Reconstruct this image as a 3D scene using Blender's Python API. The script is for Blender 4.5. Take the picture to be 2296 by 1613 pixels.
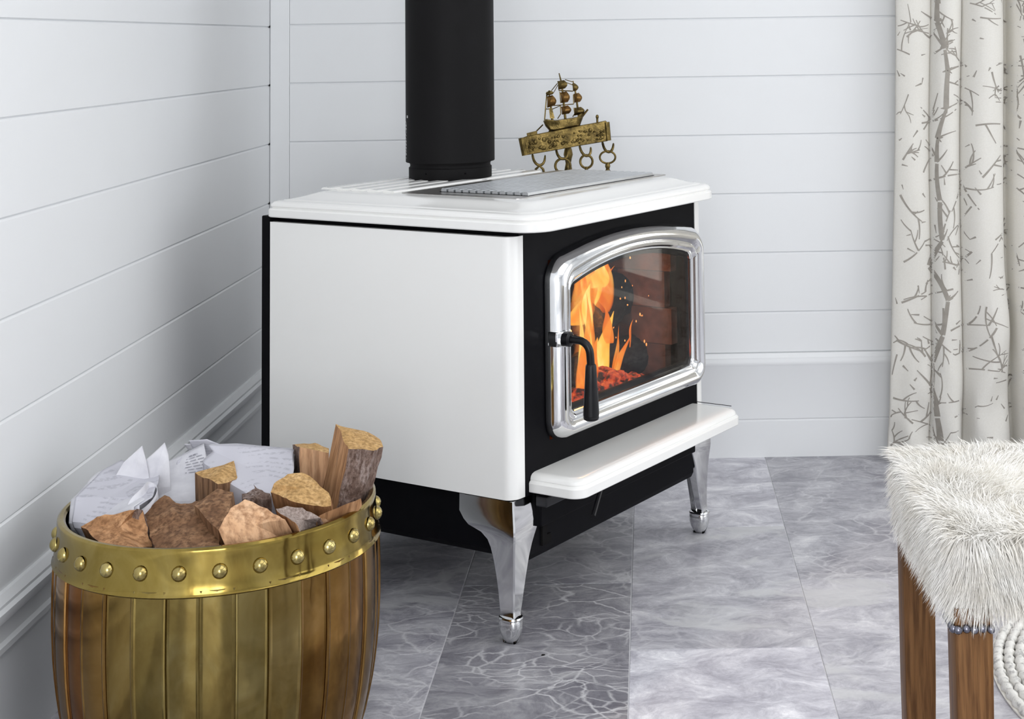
import bpy, bmesh, math, random
import numpy as np
from mathutils import Vector, Matrix, noise as mnoise

# ------------------------------------------------------------------ camera, world, lights, exposure
scene = bpy.context.scene
for o in list(bpy.data.objects):
    bpy.data.objects.remove(o, do_unlink=True)
LINK = scene.collection.objects.link
PI = math.pi
R = math.radians

cam_data = bpy.data.cameras.new('camera')
cam_data.sensor_fit = 'HORIZONTAL'
cam_data.sensor_width = 36.0
cam_data.lens = 3399.822 / 2296 * 36.0
cam_data.shift_x = -(1485.433 - 1148.0) / 2296
cam_data.shift_y = (-142.248 - 806.5) / 2296
cam_data.clip_start = 0.05
cam = bpy.data.objects.new('camera', cam_data)
LINK(cam)
cam.matrix_world = Matrix(((0.9998309, 0.0145151, -0.0112942, 0.887874),
                           (-0.0102927, -0.0673100, -0.9976790, -3.588935),
                           (-0.0152416, 0.9976265, -0.0671492, 0.969904),
                           (0, 0, 0, 1)))
scene.camera = cam
scene.view_settings.view_transform = 'Standard'
scene.view_settings.look = 'None'
scene.view_settings.gamma = 1.0
scene.view_settings.use_curve_mapping = False
scene.view_settings.exposure = 0.10
scene.cycles.max_bounces = 10
scene.cycles.diffuse_bounces = 5
scene.cycles.glossy_bounces = 5
scene.cycles.transparent_max_bounces = 24
scene.cycles.sample_clamp_indirect = 6.0
scene.cycles.caustics_reflective = False
scene.cycles.caustics_refractive = False

world = bpy.data.worlds.new('daylight')
scene.world = world
world.use_nodes = True
wn = world.node_tree.nodes
wn['Background'].inputs['Color'].default_value = (0.86, 0.93, 1.0, 1)
wn['Background'].inputs['Strength'].default_value = 1.0


def area(name, loc, rot, sx, sy, power, col):
    d = bpy.data.lights.new(name, 'AREA')
    d.shape = 'RECTANGLE'
    d.size, d.size_y, d.energy, d.color = sx, sy, power, col
    o = bpy.data.objects.new(name, d)
    LINK(o)
    o.location, o.rotation_euler = loc, rot
    return o


# daylight coming through the three glazed openings (just outside each one)
area('daylight_front', (.85, -5.62, 1.25), (R(90), 0, 0), 1.6, 2.1, 60, (0.985, 0.99, 1.0))
area('daylight_right', (3.52, -1.75, 1.2), (R(90), 0, R(90)), 2.3, 2.0, 19, (0.985, 0.99, 1.0))
area('daylight_back', (2.42, 0.22, 1.2), (R(90), 0, R(180)), 1.05, 2.0, 20, (1.0, 0.96, 0.86))

area('overhead_fill', (2.0, -2.5, 2.43), (0, 0, 0), 2.2, 2.4, 21, (1.0, 0.99, 0.975))  # added soft fill from above, no known fitting; brightens floor, lid and lip

# ------------------------------------------------------------------ helpers
def tag(o, label=None, cat=None, group=None, kind=None):
    if label: o['label'] = label
    if cat: o['category'] = cat
    if group: o['group'] = group
    if kind: o['kind'] = kind
    return o


def thing(name, label, cat, loc=(0, 0, 0), rotz=0.0, group=None):
    o = bpy.data.objects.new(name, None)
    LINK(o)
    o.location = loc
    o.rotation_euler = (0, 0, rotz)
    o.empty_display_size = 0.05
    return tag(o, label, cat, group)


def arc(cx, cy, r, a0, a1, n):
    return [(cx + r * math.cos(R(a0 + (a1 - a0) * i / n)), cy + r * math.sin(R(a0 + (a1 - a0) * i / n))) for i in range(n + 1)]


def rrect(x0, y0, x1, y1, rad, n=5):
    """rounded rectangle, counter-clockwise; rad = one radius or four (x0y0, x1y0, x1y1, x0y1)"""
    if not isinstance(rad, (list, tuple)): rad = [rad] * 4
    a, b, c, d = [max(q, 1e-4) for q in rad]
    return (arc(x0 + a, y0 + a, a, 180, 270, n) + arc(x1 - b, y0 + b, b, 270, 360, n)
            + arc(x1 - c, y1 - c, c, 0, 90, n) + arc(x0 + d, y1 - d, d, 90, 180, n))


class MB:
    def __init__(s):
        s.v, s.f, s.m = [], [], []

    def add(s, verts, faces, m=0):
        b = len(s.v)
        s.v += [tuple(q) for q in verts]
        s.f += [tuple(b + i for i in fc) for fc in faces]
        s.m += [m] * len(faces)
        return s

    def box(s, x0, y0, z0, x1, y1, z1, m=0):
        return s.add([(x0, y0, z0), (x1, y0, z0), (x1, y1, z0), (x0, y1, z0), (x0, y0, z1), (x1, y0, z1), (x1, y1, z1), (x0, y1, z1)],
                     [(0, 3, 2, 1), (4, 5, 6, 7), (0, 1, 5, 4), (1, 2, 6, 5), (2, 3, 7, 6), (3, 0, 4, 7)], m)

    def loft(s, rings, cap0=True, cap1=True, closed=True, m=0):
        n = len(rings[0])
        v = [p for r in rings for p in r]
        f = []
        for k in range(len(rings) - 1):
            for i in range(n if closed else n - 1):
                j = (i + 1) % n
                f.append((k * n + i, k * n + j, (k + 1) * n + j, (k + 1) * n + i))
        if cap0: f.append(tuple(range(n))[::-1])
        if cap1: f.append(tuple((len(rings) - 1) * n + i for i in range(n)))
        return s.add(v, f, m)

    def prism(s, poly, z0, z1, m=0):
        return s.loft([[(x, y, z0) for x, y in poly], [(x, y, z1) for x, y in poly]], m=m)

    def plate(s, poly, y0, y1, m=0):
        """polygon in x,z given thickness along y"""
        return s.loft([[(x, y0, z) for x, z in poly], [(x, y1, z) for x, z in poly]], m=m)

    def lathe(s, prof, n=24, c=(0, 0, 0), m=0, caps=True):
        rings = [[(c[0] + max(r, 1e-5) * math.cos(2 * PI * i / n), c[1] + max(r, 1e-5) * math.sin(2 * PI * i / n), c[2] + z) for i in range(n)] for r, z in prof]
        return s.loft(rings, caps, caps, m=m)

    def tube(s, pts, r, n=10, m=0, closed=False, sq=(1, 1)):
        pts = [Vector(p) for p in pts]
        N = len(pts)
        rr = r if isinstance(r, (list, tuple)) else [r] * N
        rings, prev = [], None
        for i, p in enumerate(pts):
            a = pts[(i - 1) % N] if (i or closed) else p
            b = pts[(i + 1) % N] if (i < N - 1 or closed) else p
            t = (b - a).normalized()
            if prev is None:
                up = Vector((0, 0, 1)) if abs(t.z) < .9 else Vector((0, 1, 0))
                x = t.cross(up).normalized()
            else:
                x = (prev - t * prev.dot(t)).normalized()
            y = t.cross(x)
            prev = x
            rings.append([p + (x * math.cos(2 * PI * k / n) * sq[0] + y * math.sin(2 * PI * k / n) * sq[1]) * rr[i] for k in range(n)])
        if closed: rings.append(rings[0])
        return s.loft(rings, not closed, not closed, m=m)

    def ell(s, c, rx, ry, rz, n=12, k=8, m=0):
        prof = [(math.sin(PI * i / k), -math.cos(PI * i / k)) for i in range(k + 1)]
        rings = [[(c[0] + rx * max(r, 1e-3) * math.cos(2 * PI * i / n), c[1] + ry * max(r, 1e-3) * math.sin(2 * PI * i / n), c[2] + rz * z) for i in range(n)] for r, z in prof]
        return s.loft(rings, True, True, m=m)

    def mesh(s, name, mats, smooth=35):
        me = bpy.data.meshes.new(name)
        me.from_pydata(s.v, [], s.f)
        for mt in (mats if isinstance(mats, (list, tuple)) else [mats]): me.materials.append(mt)
        if any(s.m): me.polygons.foreach_set('material_index', s.m)
        bm = bmesh.new()
        bm.from_mesh(me)
        bmesh.ops.remove_doubles(bm, verts=bm.verts, dist=1e-6)
        bmesh.ops.recalc_face_normals(bm, faces=bm.faces)
        bm.to_mesh(me)
        bm.free()
        if smooth:
            me.polygons.foreach_set('use_smooth', [True] * len(me.polygons))
            me.set_sharp_from_angle(angle=R(smooth))
        me.update()
        return me

    def build(s, name, mats, parent=None, smooth=35, bevel=0.0, seg=2, loc=None, rot=None):
        o = bpy.data.objects.new(name, s.mesh(name, mats, smooth))
        LINK(o)
        if parent is not None: o.parent = parent
        if loc is not None: o.location = loc
        if rot is not None: o.rotation_euler = rot
        if bevel:
            b = o.modifiers.new('soft_edge', 'BEVEL')
            b.width, b.segments, b.limit_method, b.angle_limit = bevel, seg, 'ANGLE', R(40)
            b.harden_normals = False
        return o


def copy_part(src, parent, loc=None, rot=None, name=None):
    o = src.copy()
    LINK(o)
    o.parent = parent
    if name: o.name = name
    if loc is not None: o.location = loc
    if rot is not None: o.rotation_euler = rot
    return o


# ------------------------------------------------------------------ materials
class Nodes:
    def __init__(s, name):
        s.mat = bpy.data.materials.new(name)
        s.mat.use_nodes = True
        s.t = s.mat.node_tree
        s.p = s.t.nodes['Principled BSDF']
        s.out = s.t.nodes['Material Output']

    def n(s, typ, **kw):
        nd = s.t.nodes.new(typ)
        for k, v in kw.items():
            if k in nd.inputs: nd.inputs[k].default_value = v
            else: setattr(nd, k, v)
        return nd

    def l(s, a, b): s.t.links.new(a, b)

    def set(s, **kw):
        for k, v in kw.items():
            k = k.replace('_', ' ')
            s.p.inputs[k].default_value = (*v, 1) if isinstance(v, tuple) and len(v) == 3 else v
        return s

    def coord(s, scale=(1, 1, 1), rand=0.0, rot=(0, 0, 0)):
        tc = s.n('ShaderNodeTexCoord')
        mp = s.n('ShaderNodeMapping')
        mp.inputs['Scale'].default_value = scale
        mp.inputs['Rotation'].default_value = rot
        s.l(tc.outputs['Object'], mp.inputs['Vector'])
        if not rand: return mp.outputs['Vector']
        oi = s.n('ShaderNodeObjectInfo')
        vm = s.n('ShaderNodeVectorMath', operation='SCALE')
        vm.inputs[0].default_value = (rand, rand * .63, rand * .37)
        s.l(oi.outputs['Random'], vm.inputs['Scale'])
        ad = s.n('ShaderNodeVectorMath', operation='ADD')
        s.l(mp.outputs['Vector'], ad.inputs[0])
        s.l(vm.outputs['Vector'], ad.inputs[1])
        return ad.outputs['Vector']

    def noise(s, vec, scale=5, detail=4, rough=.55, dist=0.0):
        nd = s.n('ShaderNodeTexNoise')
        for k, v in (('Scale', scale), ('Detail', detail), ('Roughness', rough), ('Distortion', dist)): nd.inputs[k].default_value = v
        if vec is not None: s.l(vec, nd.inputs['Vector'])
        return nd.outputs['Fac']

    def ramp(s, fac, stops, interp='LINEAR'):
        nd = s.n('ShaderNodeValToRGB')
        cr = nd.color_ramp
        cr.interpolation = interp
        while len(cr.elements) < len(stops): cr.elements.new(.5)
        for e, (p, c) in zip(cr.elements, stops):
            e.position = p
            e.color = (*c, 1) if isinstance(c, tuple) else (c, c, c, 1)
        s.l(fac, nd.inputs['Fac'])
        return nd.outputs['Color']

    def mix(s, fac, a, b, mode='MIX'):
        nd = s.n('ShaderNodeMix', data_type='RGBA', blend_type=mode)
        for sock, v in ((nd.inputs[0], fac), (nd.inputs[6], a), (nd.inputs[7], b)):
            if hasattr(v, 'is_linked') or hasattr(v, 'links'): s.l(v, sock)
            else: sock.default_value = (*v, 1) if isinstance(v, tuple) else v
        return nd.outputs[2]

    def math(s, op, a, b=None, clamp=False):
        nd = s.n('ShaderNodeMath', operation=op)
        nd.use_clamp = clamp
        for i, v in enumerate((a, b)):
            if v is None: continue
            if hasattr(v, 'links'): s.l(v, nd.inputs[i])
            else: nd.inputs[i].default_value = v
        return nd.outputs[0]

    def color(s, c): s.l(c, s.p.inputs['Base Color']); return s
    def rough(s, c): s.l(c, s.p.inputs['Roughness']); return s

    def bump(s, h, strength=.3, dist=.002):
        b = s.n('ShaderNodeBump')
        b.inputs['Strength'].default_value = strength
        b.inputs['Distance'].default_value = dist
        s.l(h, b.inputs['Height'])
        s.l(b.outputs['Normal'], s.p.inputs['Normal'])
        return s


M = {}

def simple(name, col, rough=.5, metal=0.0, coat=0.0, var=0.0, vscale=8, bump=0.0, bscale=60, **kw):
    k = Nodes(name)
    k.set(Base_Color=col, Roughness=rough, Metallic=metal, Coat_Weight=coat, **kw)
    vec = k.coord()
    if var:
        lo = tuple(c * (1 - var) for c in col); hi = tuple(min(1, c * (1 + var)) for c in col)
        k.color(k.ramp(k.noise(vec, vscale, 5), [(.3, lo), (.7, hi)]))
    if bump: k.bump(k.noise(vec, bscale, 3), bump, .001)
    M[name] = k.mat
    return k

simple('wall_paint', (.795, .805, .815), .6, var=.015, vscale=2, bump=.05, bscale=160)
simple('plain_paint', (.80, .81, .82), .7, var=.01)
simple('groove_shade', (.74, .755, .775), .7, var=.02)
simple('porcelain', (.85, .845, .825), .18, coat=.25, var=.006, vscale=3, Coat_Roughness=.05)
simple('black_steel', (.0042, .0042, .0054), .45, var=.15, vscale=20, bump=.08, bscale=900, Specular_IOR_Level=.05)
simple('black_pipe', (.0070, .0066, .0070), .6, var=.1, vscale=6, bump=.05, bscale=600, Specular_IOR_Level=.12)
simple('black_plastic', (.006, .006, .0075), .33, var=.1, Specular_IOR_Level=.3)
simple('dark_steel', (.02, .02, .023), .4, metal=.6, var=.1)
simple('chrome', (.78, .785, .79), .07, metal=1.0, var=.02, vscale=3)
simple('satin_steel', (.57, .585, .60), .32, metal=1.0, var=.06, vscale=30)
simple('tray_reflection', (.46, .44, .42), .28, metal=.85, var=.04)  # grey-beige metal standing in for darker reflections on the lid enamel
simple('cast_iron', (.008, .0075, .0075), .85, var=.3, vscale=25, bump=.015, bscale=90, Specular_IOR_Level=.1)
simple('nail_head', (.20, .20, .24), .22, metal=1.0, var=.1)
simple('white_mark', (.55, .55, .55), .6, var=.1, vscale=200)
simple('grout', (.62, .62, .64), .8, var=.05, vscale=40)
simple('window_paint', (.82, .82, .82), .4, var=.01)

k = Nodes('antique_brass')                      # ship set: dull, greenish in the hollows
v = k.coord()
k.color(k.ramp(k.noise(v, 55, 6, .65), [(.32, (.035, .024, .008)), (.5, (.135, .095, .030)), (.72, (.27, .19, .065))]))
k.set(Metallic=.9, Roughness=.33)
k.bump(k.noise(v, 260, 3), .5, .0012)
M['antique_brass'] = k.mat

k = Nodes('old_copper_sail')
v = k.coord()
k.color(k.ramp(k.noise(v, 70, 5), [(.3, (.13, .065, .018)), (.7, (.34, .195, .062))]))
k.set(Metallic=.9, Roughness=.35)
M['old_copper_sail'] = k.mat

def hammered(name, a, b, c, rough):
    k = Nodes(name)
    v = k.coord((1, 1, .8), rand=9)
    n1 = k.noise(v, 9, 6, .62, .6)
    oi = k.n('ShaderNodeObjectInfo')            # object colour; on the staves it holds painted warm reflections
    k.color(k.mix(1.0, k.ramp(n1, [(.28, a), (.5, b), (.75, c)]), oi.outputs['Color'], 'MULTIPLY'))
    k.set(Metallic=1.0)
    k.rough(k.ramp(k.noise(v, 14, 4), [(.3, rough * .75), (.7, rough * 1.5)]))
    k.bump(k.noise(k.coord((1, 1, .5), rand=5), 16, 3), .25, .004)
    M[name] = k.mat

hammered('basket_brass', (.14, .088, .024), (.235, .172, .055), (.34, .275, .115), .14)
hammered('rim_brass', (.17, .105, .022), (.31, .225, .058), (.44, .34, .12), .10)
hammered('rivet_brass', (.33, .25, .09), (.44, .35, .13), (.56, .46, .2), .12)

def wood(name, a, b, c, stretch, scale, rough=.7, bump=.4, rand=11, bd=.002):
    k = Nodes(name)
    v = k.coord(stretch, rand=rand)
    n1 = k.noise(v, scale, 8, .62, .8)
    n2 = k.noise(v, scale * 4.5, 4, .6)
    col = k.ramp(n1, [(.3, a), (.5, b), (.7, c)])
    col = k.mix(k.ramp(n2, [(.35, 1.0), (.6, 0.0)]), col, tuple(q * .74 for q in a))
    k.color(col)
    k.set(Roughness=rough, Specular_IOR_Level=.2)
    k.bump(k.math('ADD', n1, n2), bump, bd)
    M[name] = k.mat

wood('split_wood', (.32, .155, .070), (.50, .265, .125), (.63, .37, .20), (1, 1, .12), 34)
wood('pale_split_wood', (.47, .255, .135), (.65, .39, .22), (.74, .50, .32), (1, 1, .12), 30)
wood('dark_split_wood', (.15, .075, .038), (.27, .145, .076), (.42, .25, .14), (1, 1, .12), 34)
wood('end_grain', (.44, .26, .10), (.60, .375, .16), (.70, .47, .235), (1, 1, .6), 42, .8)
wood('bark', (.17, .105, .080), (.30, .215, .18), (.46, .38, .35), (1, 1, .45), 55, .9, 1.0, bd=.005)
wood('grey_end', (.30, .23, .20), (.41, .335, .30), (.50, .42, .38), (1, 1, 1), 60, .85)
wood('oak_leg', (.12, .052, .017), (.18, .086, .031), (.24, .125, .050), (7, 7, .35), 8, .45, .15, 3)
wood('char', (.010, .009, .009), (.022, .020, .019), (.05, .047, .045), (1, 1, .3), 40, .9, .8)

k = Nodes('newsprint')
v = k.coord(rand=4)
k.color(k.ramp(k.noise(v, 30, 4), [(.3, (.56, .555, .60)), (.7, (.72, .715, .75))]))
k.set(Roughness=.8)
k.bump(k.noise(v, 45, 3), .35, .002)
M['newsprint'] = k.mat
k = Nodes('printed_shaded_newsprint')                   # columns of small print, too fine to read; base darkened as shade between leaves
v = k.coord(rand=4)
wv = k.n('ShaderNodeTexWave', wave_type='BANDS', bands_direction='Z'); wv.inputs['Scale'].default_value = 95; wv.inputs['Distortion'].default_value = .6
k.l(v, wv.inputs['Vector'])
ink = k.math('MULTIPLY', k.ramp(wv.outputs['Fac'], [(.55, 0.0), (.75, 1.0)]), k.ramp(k.noise(v, 160, 2), [(.42, 0.0), (.55, 1.0)]))
ink = k.math('MULTIPLY', ink, k.ramp(k.noise(v, 18, 1), [(.45, 0.0), (.5, 1.0)]))
k.color(k.mix(k.math('MULTIPLY', ink, .32), (.55, .545, .60), (.22, .22, .26)))
k.set(Roughness=.8)
M['printed_shaded_newsprint'] = k.mat
simple('print_ink', (.28, .28, .32), .8, var=.3, vscale=300)

k = Nodes('curtain_cloth')
v = k.coord()
k.color(k.ramp(k.noise(v, 300, 2), [(.3, (.80, .78, .735)), (.7, (.85, .835, .795))]))
k.set(Roughness=.85)
k.bump(k.noise(v, 700, 2), .15, .0006)
tr = k.n('ShaderNodeBsdfTranslucent')
tr.inputs['Color'].default_value = (.85, .80, .66, 1)
mx = k.n('ShaderNodeMixShader')
mx.inputs['Fac'].default_value = .24
k.l(k.p.outputs[0], mx.inputs[1]); k.l(tr.outputs[0], mx.inputs[2]); k.l(mx.outputs[0], k.out.inputs['Surface'])
M['curtain_cloth'] = k.mat
simple('twig_print', (.31, .285, .25), .85, var=.12, vscale=60)

k = Nodes('fur')
v = k.coord()
k.color(k.ramp(k.noise(v, 26, 4, .6), [(.3, (.80, .765, .70)), (.55, (.90, .88, .84)), (.8, (.935, .92, .895))]))
k.set(Roughness=.75, Sheen_Weight=.15)
M['fur'] = k.mat
simple('hide', (.78, .755, .70), .9, var=.05, vscale=30, bump=.4, bscale=140)

k = Nodes('braided_wool')
v = k.coord()
k.color(k.ramp(k.noise(v, 75, 3, .6), [(.36, (.42, .41, .40)), (.47, (.70, .69, .66)), (.7, (.80, .785, .75))]))
k.set(Roughness=.95)
k.bump(k.noise(v, 420, 3), .6, .0015)
M['braided_wool'] = k.mat

# marble: the object's colour carries the shade of the single tile (r = brightness, g = white patches, b = fine veins)
k = Nodes('grey_marble')
v0 = k.coord(rand=23)
oi = k.n('ShaderNodeObjectInfo')
sep = k.n('ShaderNodeSeparateColor'); k.l(oi.outputs['Color'], sep.inputs[0])
wn1 = k.n('ShaderNodeTexNoise'); wn1.inputs['Scale'].default_value = 7.0; wn1.inputs['Detail'].default_value = 6
k.l(v0, wn1.inputs['Vector'])
wsc = k.n('ShaderNodeVectorMath', operation='SCALE'); wsc.inputs['Scale'].default_value = .10
k.l(wn1.outputs['Color'], wsc.inputs[0])
wad = k.n('ShaderNodeVectorMath', operation='ADD'); k.l(v0, wad.inputs[0]); k.l(wsc.outputs['Vector'], wad.inputs[1])
warp = wad.outputs['Vector']
mpv = k.n('ShaderNodeMapping'); mpv.inputs['Rotation'].default_value = (0, 0, R(-28)); mpv.inputs['Scale'].default_value = (.72, 1.2, 1)
k.l(warp, mpv.inputs['Vector']); aniso = mpv.outputs['Vector']
base = k.ramp(k.noise(aniso, 11, 12, .78, .5), [(.32, (.160, .155, .185)), (.44, (.257, .252, .283)), (.55, (.378, .373, .402)), (.70, (.595, .59, .605))])
def veins(scale, width):
    vo = k.n('ShaderNodeTexVoronoi', feature='DISTANCE_TO_EDGE'); vo.inputs['Scale'].default_value = scale
    k.l(aniso, vo.inputs['Vector'])
    return k.ramp(vo.outputs['Distance'], [(0, 1.0), (width, 0.0)])
vm1 = k.math('MULTIPLY', veins(11, .032), k.ramp(k.noise(v0, 5, 3), [(.38, 0.0), (.58, 1.0)]))
vm2 = k.math('MULTIPLY', veins(30, .085), k.ramp(k.noise(v0, 9, 3), [(.42, 0.0), (.62, .8)]))
vm3 = k.math('MULTIPLY', k.math('ADD', vm1, vm2, True), sep.outputs[2])
br = k.mix(1.0, base, (1, 1, 1), 'MULTIPLY')
brn = k.n('ShaderNodeVectorMath', operation='SCALE'); k.l(br, brn.inputs[0]); k.l(sep.outputs[0], brn.inputs['Scale'])
pat = k.noise(aniso, 2.6, 7, .6, 1.2)
patm = k.ramp(k.math('ADD', pat, k.math('MULTIPLY', sep.outputs[1], .30)), [(.70, 0.0), (.76, 1.0)])
col = k.mix(k.math('MULTIPLY', patm, .75), brn.outputs['Vector'], (.60, .60, .61))
col = k.mix(k.math('MULTIPLY', vm3, .72), col, (.72, .715, .73))
k.color(col)
k.rough(k.ramp(k.noise(v0, 18, 3), [(.3, .30), (.7, .46)]))
k.bump(k.noise(v0, 60, 3), .05, .001)
M['grey_marble'] = k.mat

# fire
k = Nodes('firebrick')
v = k.coord()
k.color(k.ramp(k.noise(v, 35, 6), [(.3, (.055, .025, .018)), (.7, (.16, .07, .045))]))
k.set(Roughness=.95); k.bump(k.noise(v, 120, 4), .15, .003)
M['firebrick'] = k.mat

def flame(name, cols, strength, opacity, power=1.5):
    k = Nodes(name)
    k.t.nodes.remove(k.p)
    v = k.coord((1, 1, .35))
    em = k.n('ShaderNodeEmission')
    k.l(k.ramp(k.noise(v, 26, 3, .5, 1.0), cols), em.inputs['Color'])
    em.inputs['Strength'].default_value = strength
    lw = k.n('ShaderNodeLayerWeight'); lw.inputs['Blend'].default_value = .5
    fac = k.math('POWER', k.math('SUBTRACT', 1.0, lw.outputs['Facing'], True), power, True)
    fac = k.math('MULTIPLY', fac, opacity, True)
    tr = k.n('ShaderNodeBsdfTransparent')
    mx = k.n('ShaderNodeMixShader')
    k.l(fac, mx.inputs[0]); k.l(tr.outputs[0], mx.inputs[1]); k.l(em.outputs[0], mx.inputs[2])
    k.l(mx.outputs[0], k.out.inputs['Surface'])
    M[name] = k.mat

flame('flame_orange', [(.3, (.85, .13, .012)), (.5, (1.0, .27, .03)), (.7, (1.0, .50, .10))], 1.0, .80, 1.1)
flame('flame_yellow', [(.3, (1.0, .36, .04)), (.5, (1.0, .55, .10)), (.7, (1.0, .78, .28))], 1.25, .95, .9)

k = Nodes('glowing_ember')
v = k.coord()
em = k.ramp(k.noise(v, 60, 5, .6), [(.40, (.01, .003, .001)), (.52, (.65, .055, .008)), (.68, (1.0, .20, .05))])
k.l(em, k.p.inputs['Emission Color'])
k.set(Base_Color=(.03, .02, .02), Roughness=.9, Emission_Strength=.75)
M['glowing_ember'] = k.mat
k = Nodes('spark')
k.set(Base_Color=(.1, .02, 0.), Emission_Color=(1., .33, .07), Emission_Strength=1.3)
k.l(k.ramp(k.noise(k.coord(), 50, 2), [(.3, (1., .22, .03)), (.7, (1., .5, .15))]), k.p.inputs['Emission Color'])
M['spark'] = k.mat

k = Nodes('stove_glass')
k.t.nodes.remove(k.p)
gl = k.n('ShaderNodeBsdfGlossy'); gl.inputs['Roughness'].default_value = .02
tr = k.n('ShaderNodeBsdfTransparent'); tr.inputs['Color'].default_value = (.96, .95, .94, 1)
lw = k.n('ShaderNodeLayerWeight'); lw.inputs['Blend'].default_value = .5
sm = k.math('ADD', k.math('MULTIPLY', k.math('POWER', lw.outputs['Facing'], 3.0), .06), k.math('ADD', k.math('MULTIPLY', k.noise(k.coord(), 12, 4), .02), .015), True)
mx = k.n('ShaderNodeMixShader')
k.l(sm, mx.inputs[0]); k.l(tr.outputs[0], mx.inputs[1]); k.l(gl.outputs[0], mx.inputs[2]); k.l(mx.outputs[0], k.out.inputs['Surface'])
M['stove_glass'] = k.mat
k = Nodes('window_glass')
k.t.nodes.remove(k.p)
tr = k.n('ShaderNodeBsdfTransparent'); gl = k.n('ShaderNodeBsdfGlossy'); gl.inputs['Roughness'].default_value = .01
lw = k.n('ShaderNodeLayerWeight'); lw.inputs['Blend'].default_value = .5
mx = k.n('ShaderNodeMixShader')
k.l(k.math('MULTIPLY', k.math('POWER', lw.outputs['Facing'], 3.0), .3), mx.inputs[0]); k.l(tr.outputs[0], mx.inputs[1]); k.l(gl.outputs[0], mx.inputs[2]); k.l(mx.outputs[0], k.out.inputs['Surface'])
M['window_glass'] = k.mat

flame('flame_glow', [(.3, (.85, .16, .02)), (.5, (1.0, .30, .05)), (.7, (1.0, .42, .09))], .85, .42, 1.6)

# ------------------------------------------------------------------ the room
XR, YF, ZC = 3.35, -5.45, 2.45
Z1, PP = 1.01566, 0.137346            # height of one plank joint, plank pitch
joints = [Z1 + PP * i for i in range(-6, 11)]
joints = [z for z in joints if z > .245]

floor = bpy.data.objects.new('floor', None)
mb = MB(); mb.box(-.05, YF, -.06, XR + .05, .05, -.0011)
floor = mb.build('floor', M['grout'], smooth=0)
tag(floor, kind='structure')

TX, TY, TW, TL, GAP = 0.84668, -0.50674, 0.30, 0.60, 0.0016
rng = random.Random(4)
tile_mesh = {}
TONE = {(0, 0): (1.36, .62, .45), (0, -1): (1.85, .02, .30), (0, 1): (1.62, .10, .35), (-1, 0): (.98, .02, .8), (-1, -1): (.84, .03, 1.0), (-1, 1): (1.0, .0, .6),
        (1, 0): (1.22, .02, .7), (1, -1): (1.50, .50, .5), (1, 1): (1.1, .02, .6), (-2, 0): (1.2, .30, .8), (-2, -1): (1.25, .2, .8)}
for i in range(-3, 9):
    for j in range(-5, 3):
        x0 = TX + i * TW; x1 = x0 + TW
        y1 = TY - j * -TL + (0.3 if i % 2 else 0); y0 = y1 - TL
        cx0, cx1, cy0, cy1 = max(x0, 0.0), min(x1, XR), max(y0, YF), min(y1, 0.0)
        if cx1 - cx0 < .02 or cy1 - cy0 < .02: continue
        if (cy0 + cy1) / 2 < -3.4: continue
        key = (round(cx1 - cx0, 3), round(cy1 - cy0, 3))
        if key not in tile_mesh:
            w, l = (cx1 - cx0) / 2 - GAP / 2, (cy1 - cy0) / 2 - GAP / 2
            m = MB(); m.loft([rrect(-w, -l, w, l, .0008, 1) and [(x, y, z) for x, y in rrect(-w + q, -l + q, w - q, l - q, .0008, 1)] for z, q in ((-.004, 0), (-.0006, 0), (0, .0006))])
            tile_mesh[key] = m.mesh('tile', M['grey_marble'], 0)
        o = bpy.data.objects.new('tile', tile_mesh[key])
        LINK(o); o.parent = floor
        o.location = ((cx0 + cx1) / 2, (cy0 + cy1) / 2, 0)
        t = TONE.get((i, j))
        if t is None: t = (rng.uniform(.9, 1.4), rng.choice((0, .05, .2)), rng.uniform(.3, .9))
        o.color = (*t, 1)


def plank_run(wall, horizontal, a, b, z0, z1, mat, mesh_cache={}):
    """one lining board: its lower edge eased, its upper edge tucked under the joint"""
    J, bev, T = .0022, .0030, .008
    h = z1 - z0
    # section across the board (depth d out of the wall, height z)
    sec = [(-T, J * .5), (-.0008, J * .5), (0, J * .5 + bev * .3), (0, h - bev - J * .5), (-bev * .9, h - J * .5), (-T, h - J * .5)]
    key = (horizontal, round(b - a, 4), round(h, 4))
    if key not in mesh_cache:
        m = MB()
        if horizontal == 'x':      # runs along x, faces -y
            m.loft([[(x, -d, z) for d, z in sec] for x in (0, b - a)])
        else:                      # runs along y, faces +x
            m.loft([[(d, y, z) for d, z in sec] for y in (0, b - a)])
        mesh_cache[key] = m.mesh('plank', mat, 0)
    o = bpy.data.objects.new('plank', mesh_cache[key])
    LINK(o); o.parent = wall
    o.location = (a, 0, z0) if horizontal == 'x' else (0, a, z0)
    return o


wall_left = MB().box(-.12, YF, 0, -.0034, .1, ZC).build('wall_left', M['groove_shade'], smooth=0)
tag(wall_left, kind='structure')
wb = MB()
wb.box(-.1, .0034, 0, 1.92, .12, ZC); wb.box(2.92, .0034, 0, XR + .1, .12, ZC)
wb.box(1.92, .0034, 2.15, 2.92, .12, ZC); wb.box(1.92, .0034, 0, 2.92, .12, .12)
wall_back = wb.build('wall_back', M['groove_shade'], smooth=0)
tag(wall_back, kind='structure')
zz = [.2357] + joints + [ZC]
for a, b in zip(zz[:-1], zz[1:]):
    plank_run(wall_left, 'y', YF, -.0025, a - .0041, b - .0041 if b < ZC else b, M['wall_paint'])
    plank_run(wall_back, 'x', .047, 1.90, a, b, M['wall_paint'])
    if b > .0:
        plank_run(wall_back, 'x', 2.94, XR, a, b, M['wall_paint'])

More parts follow.
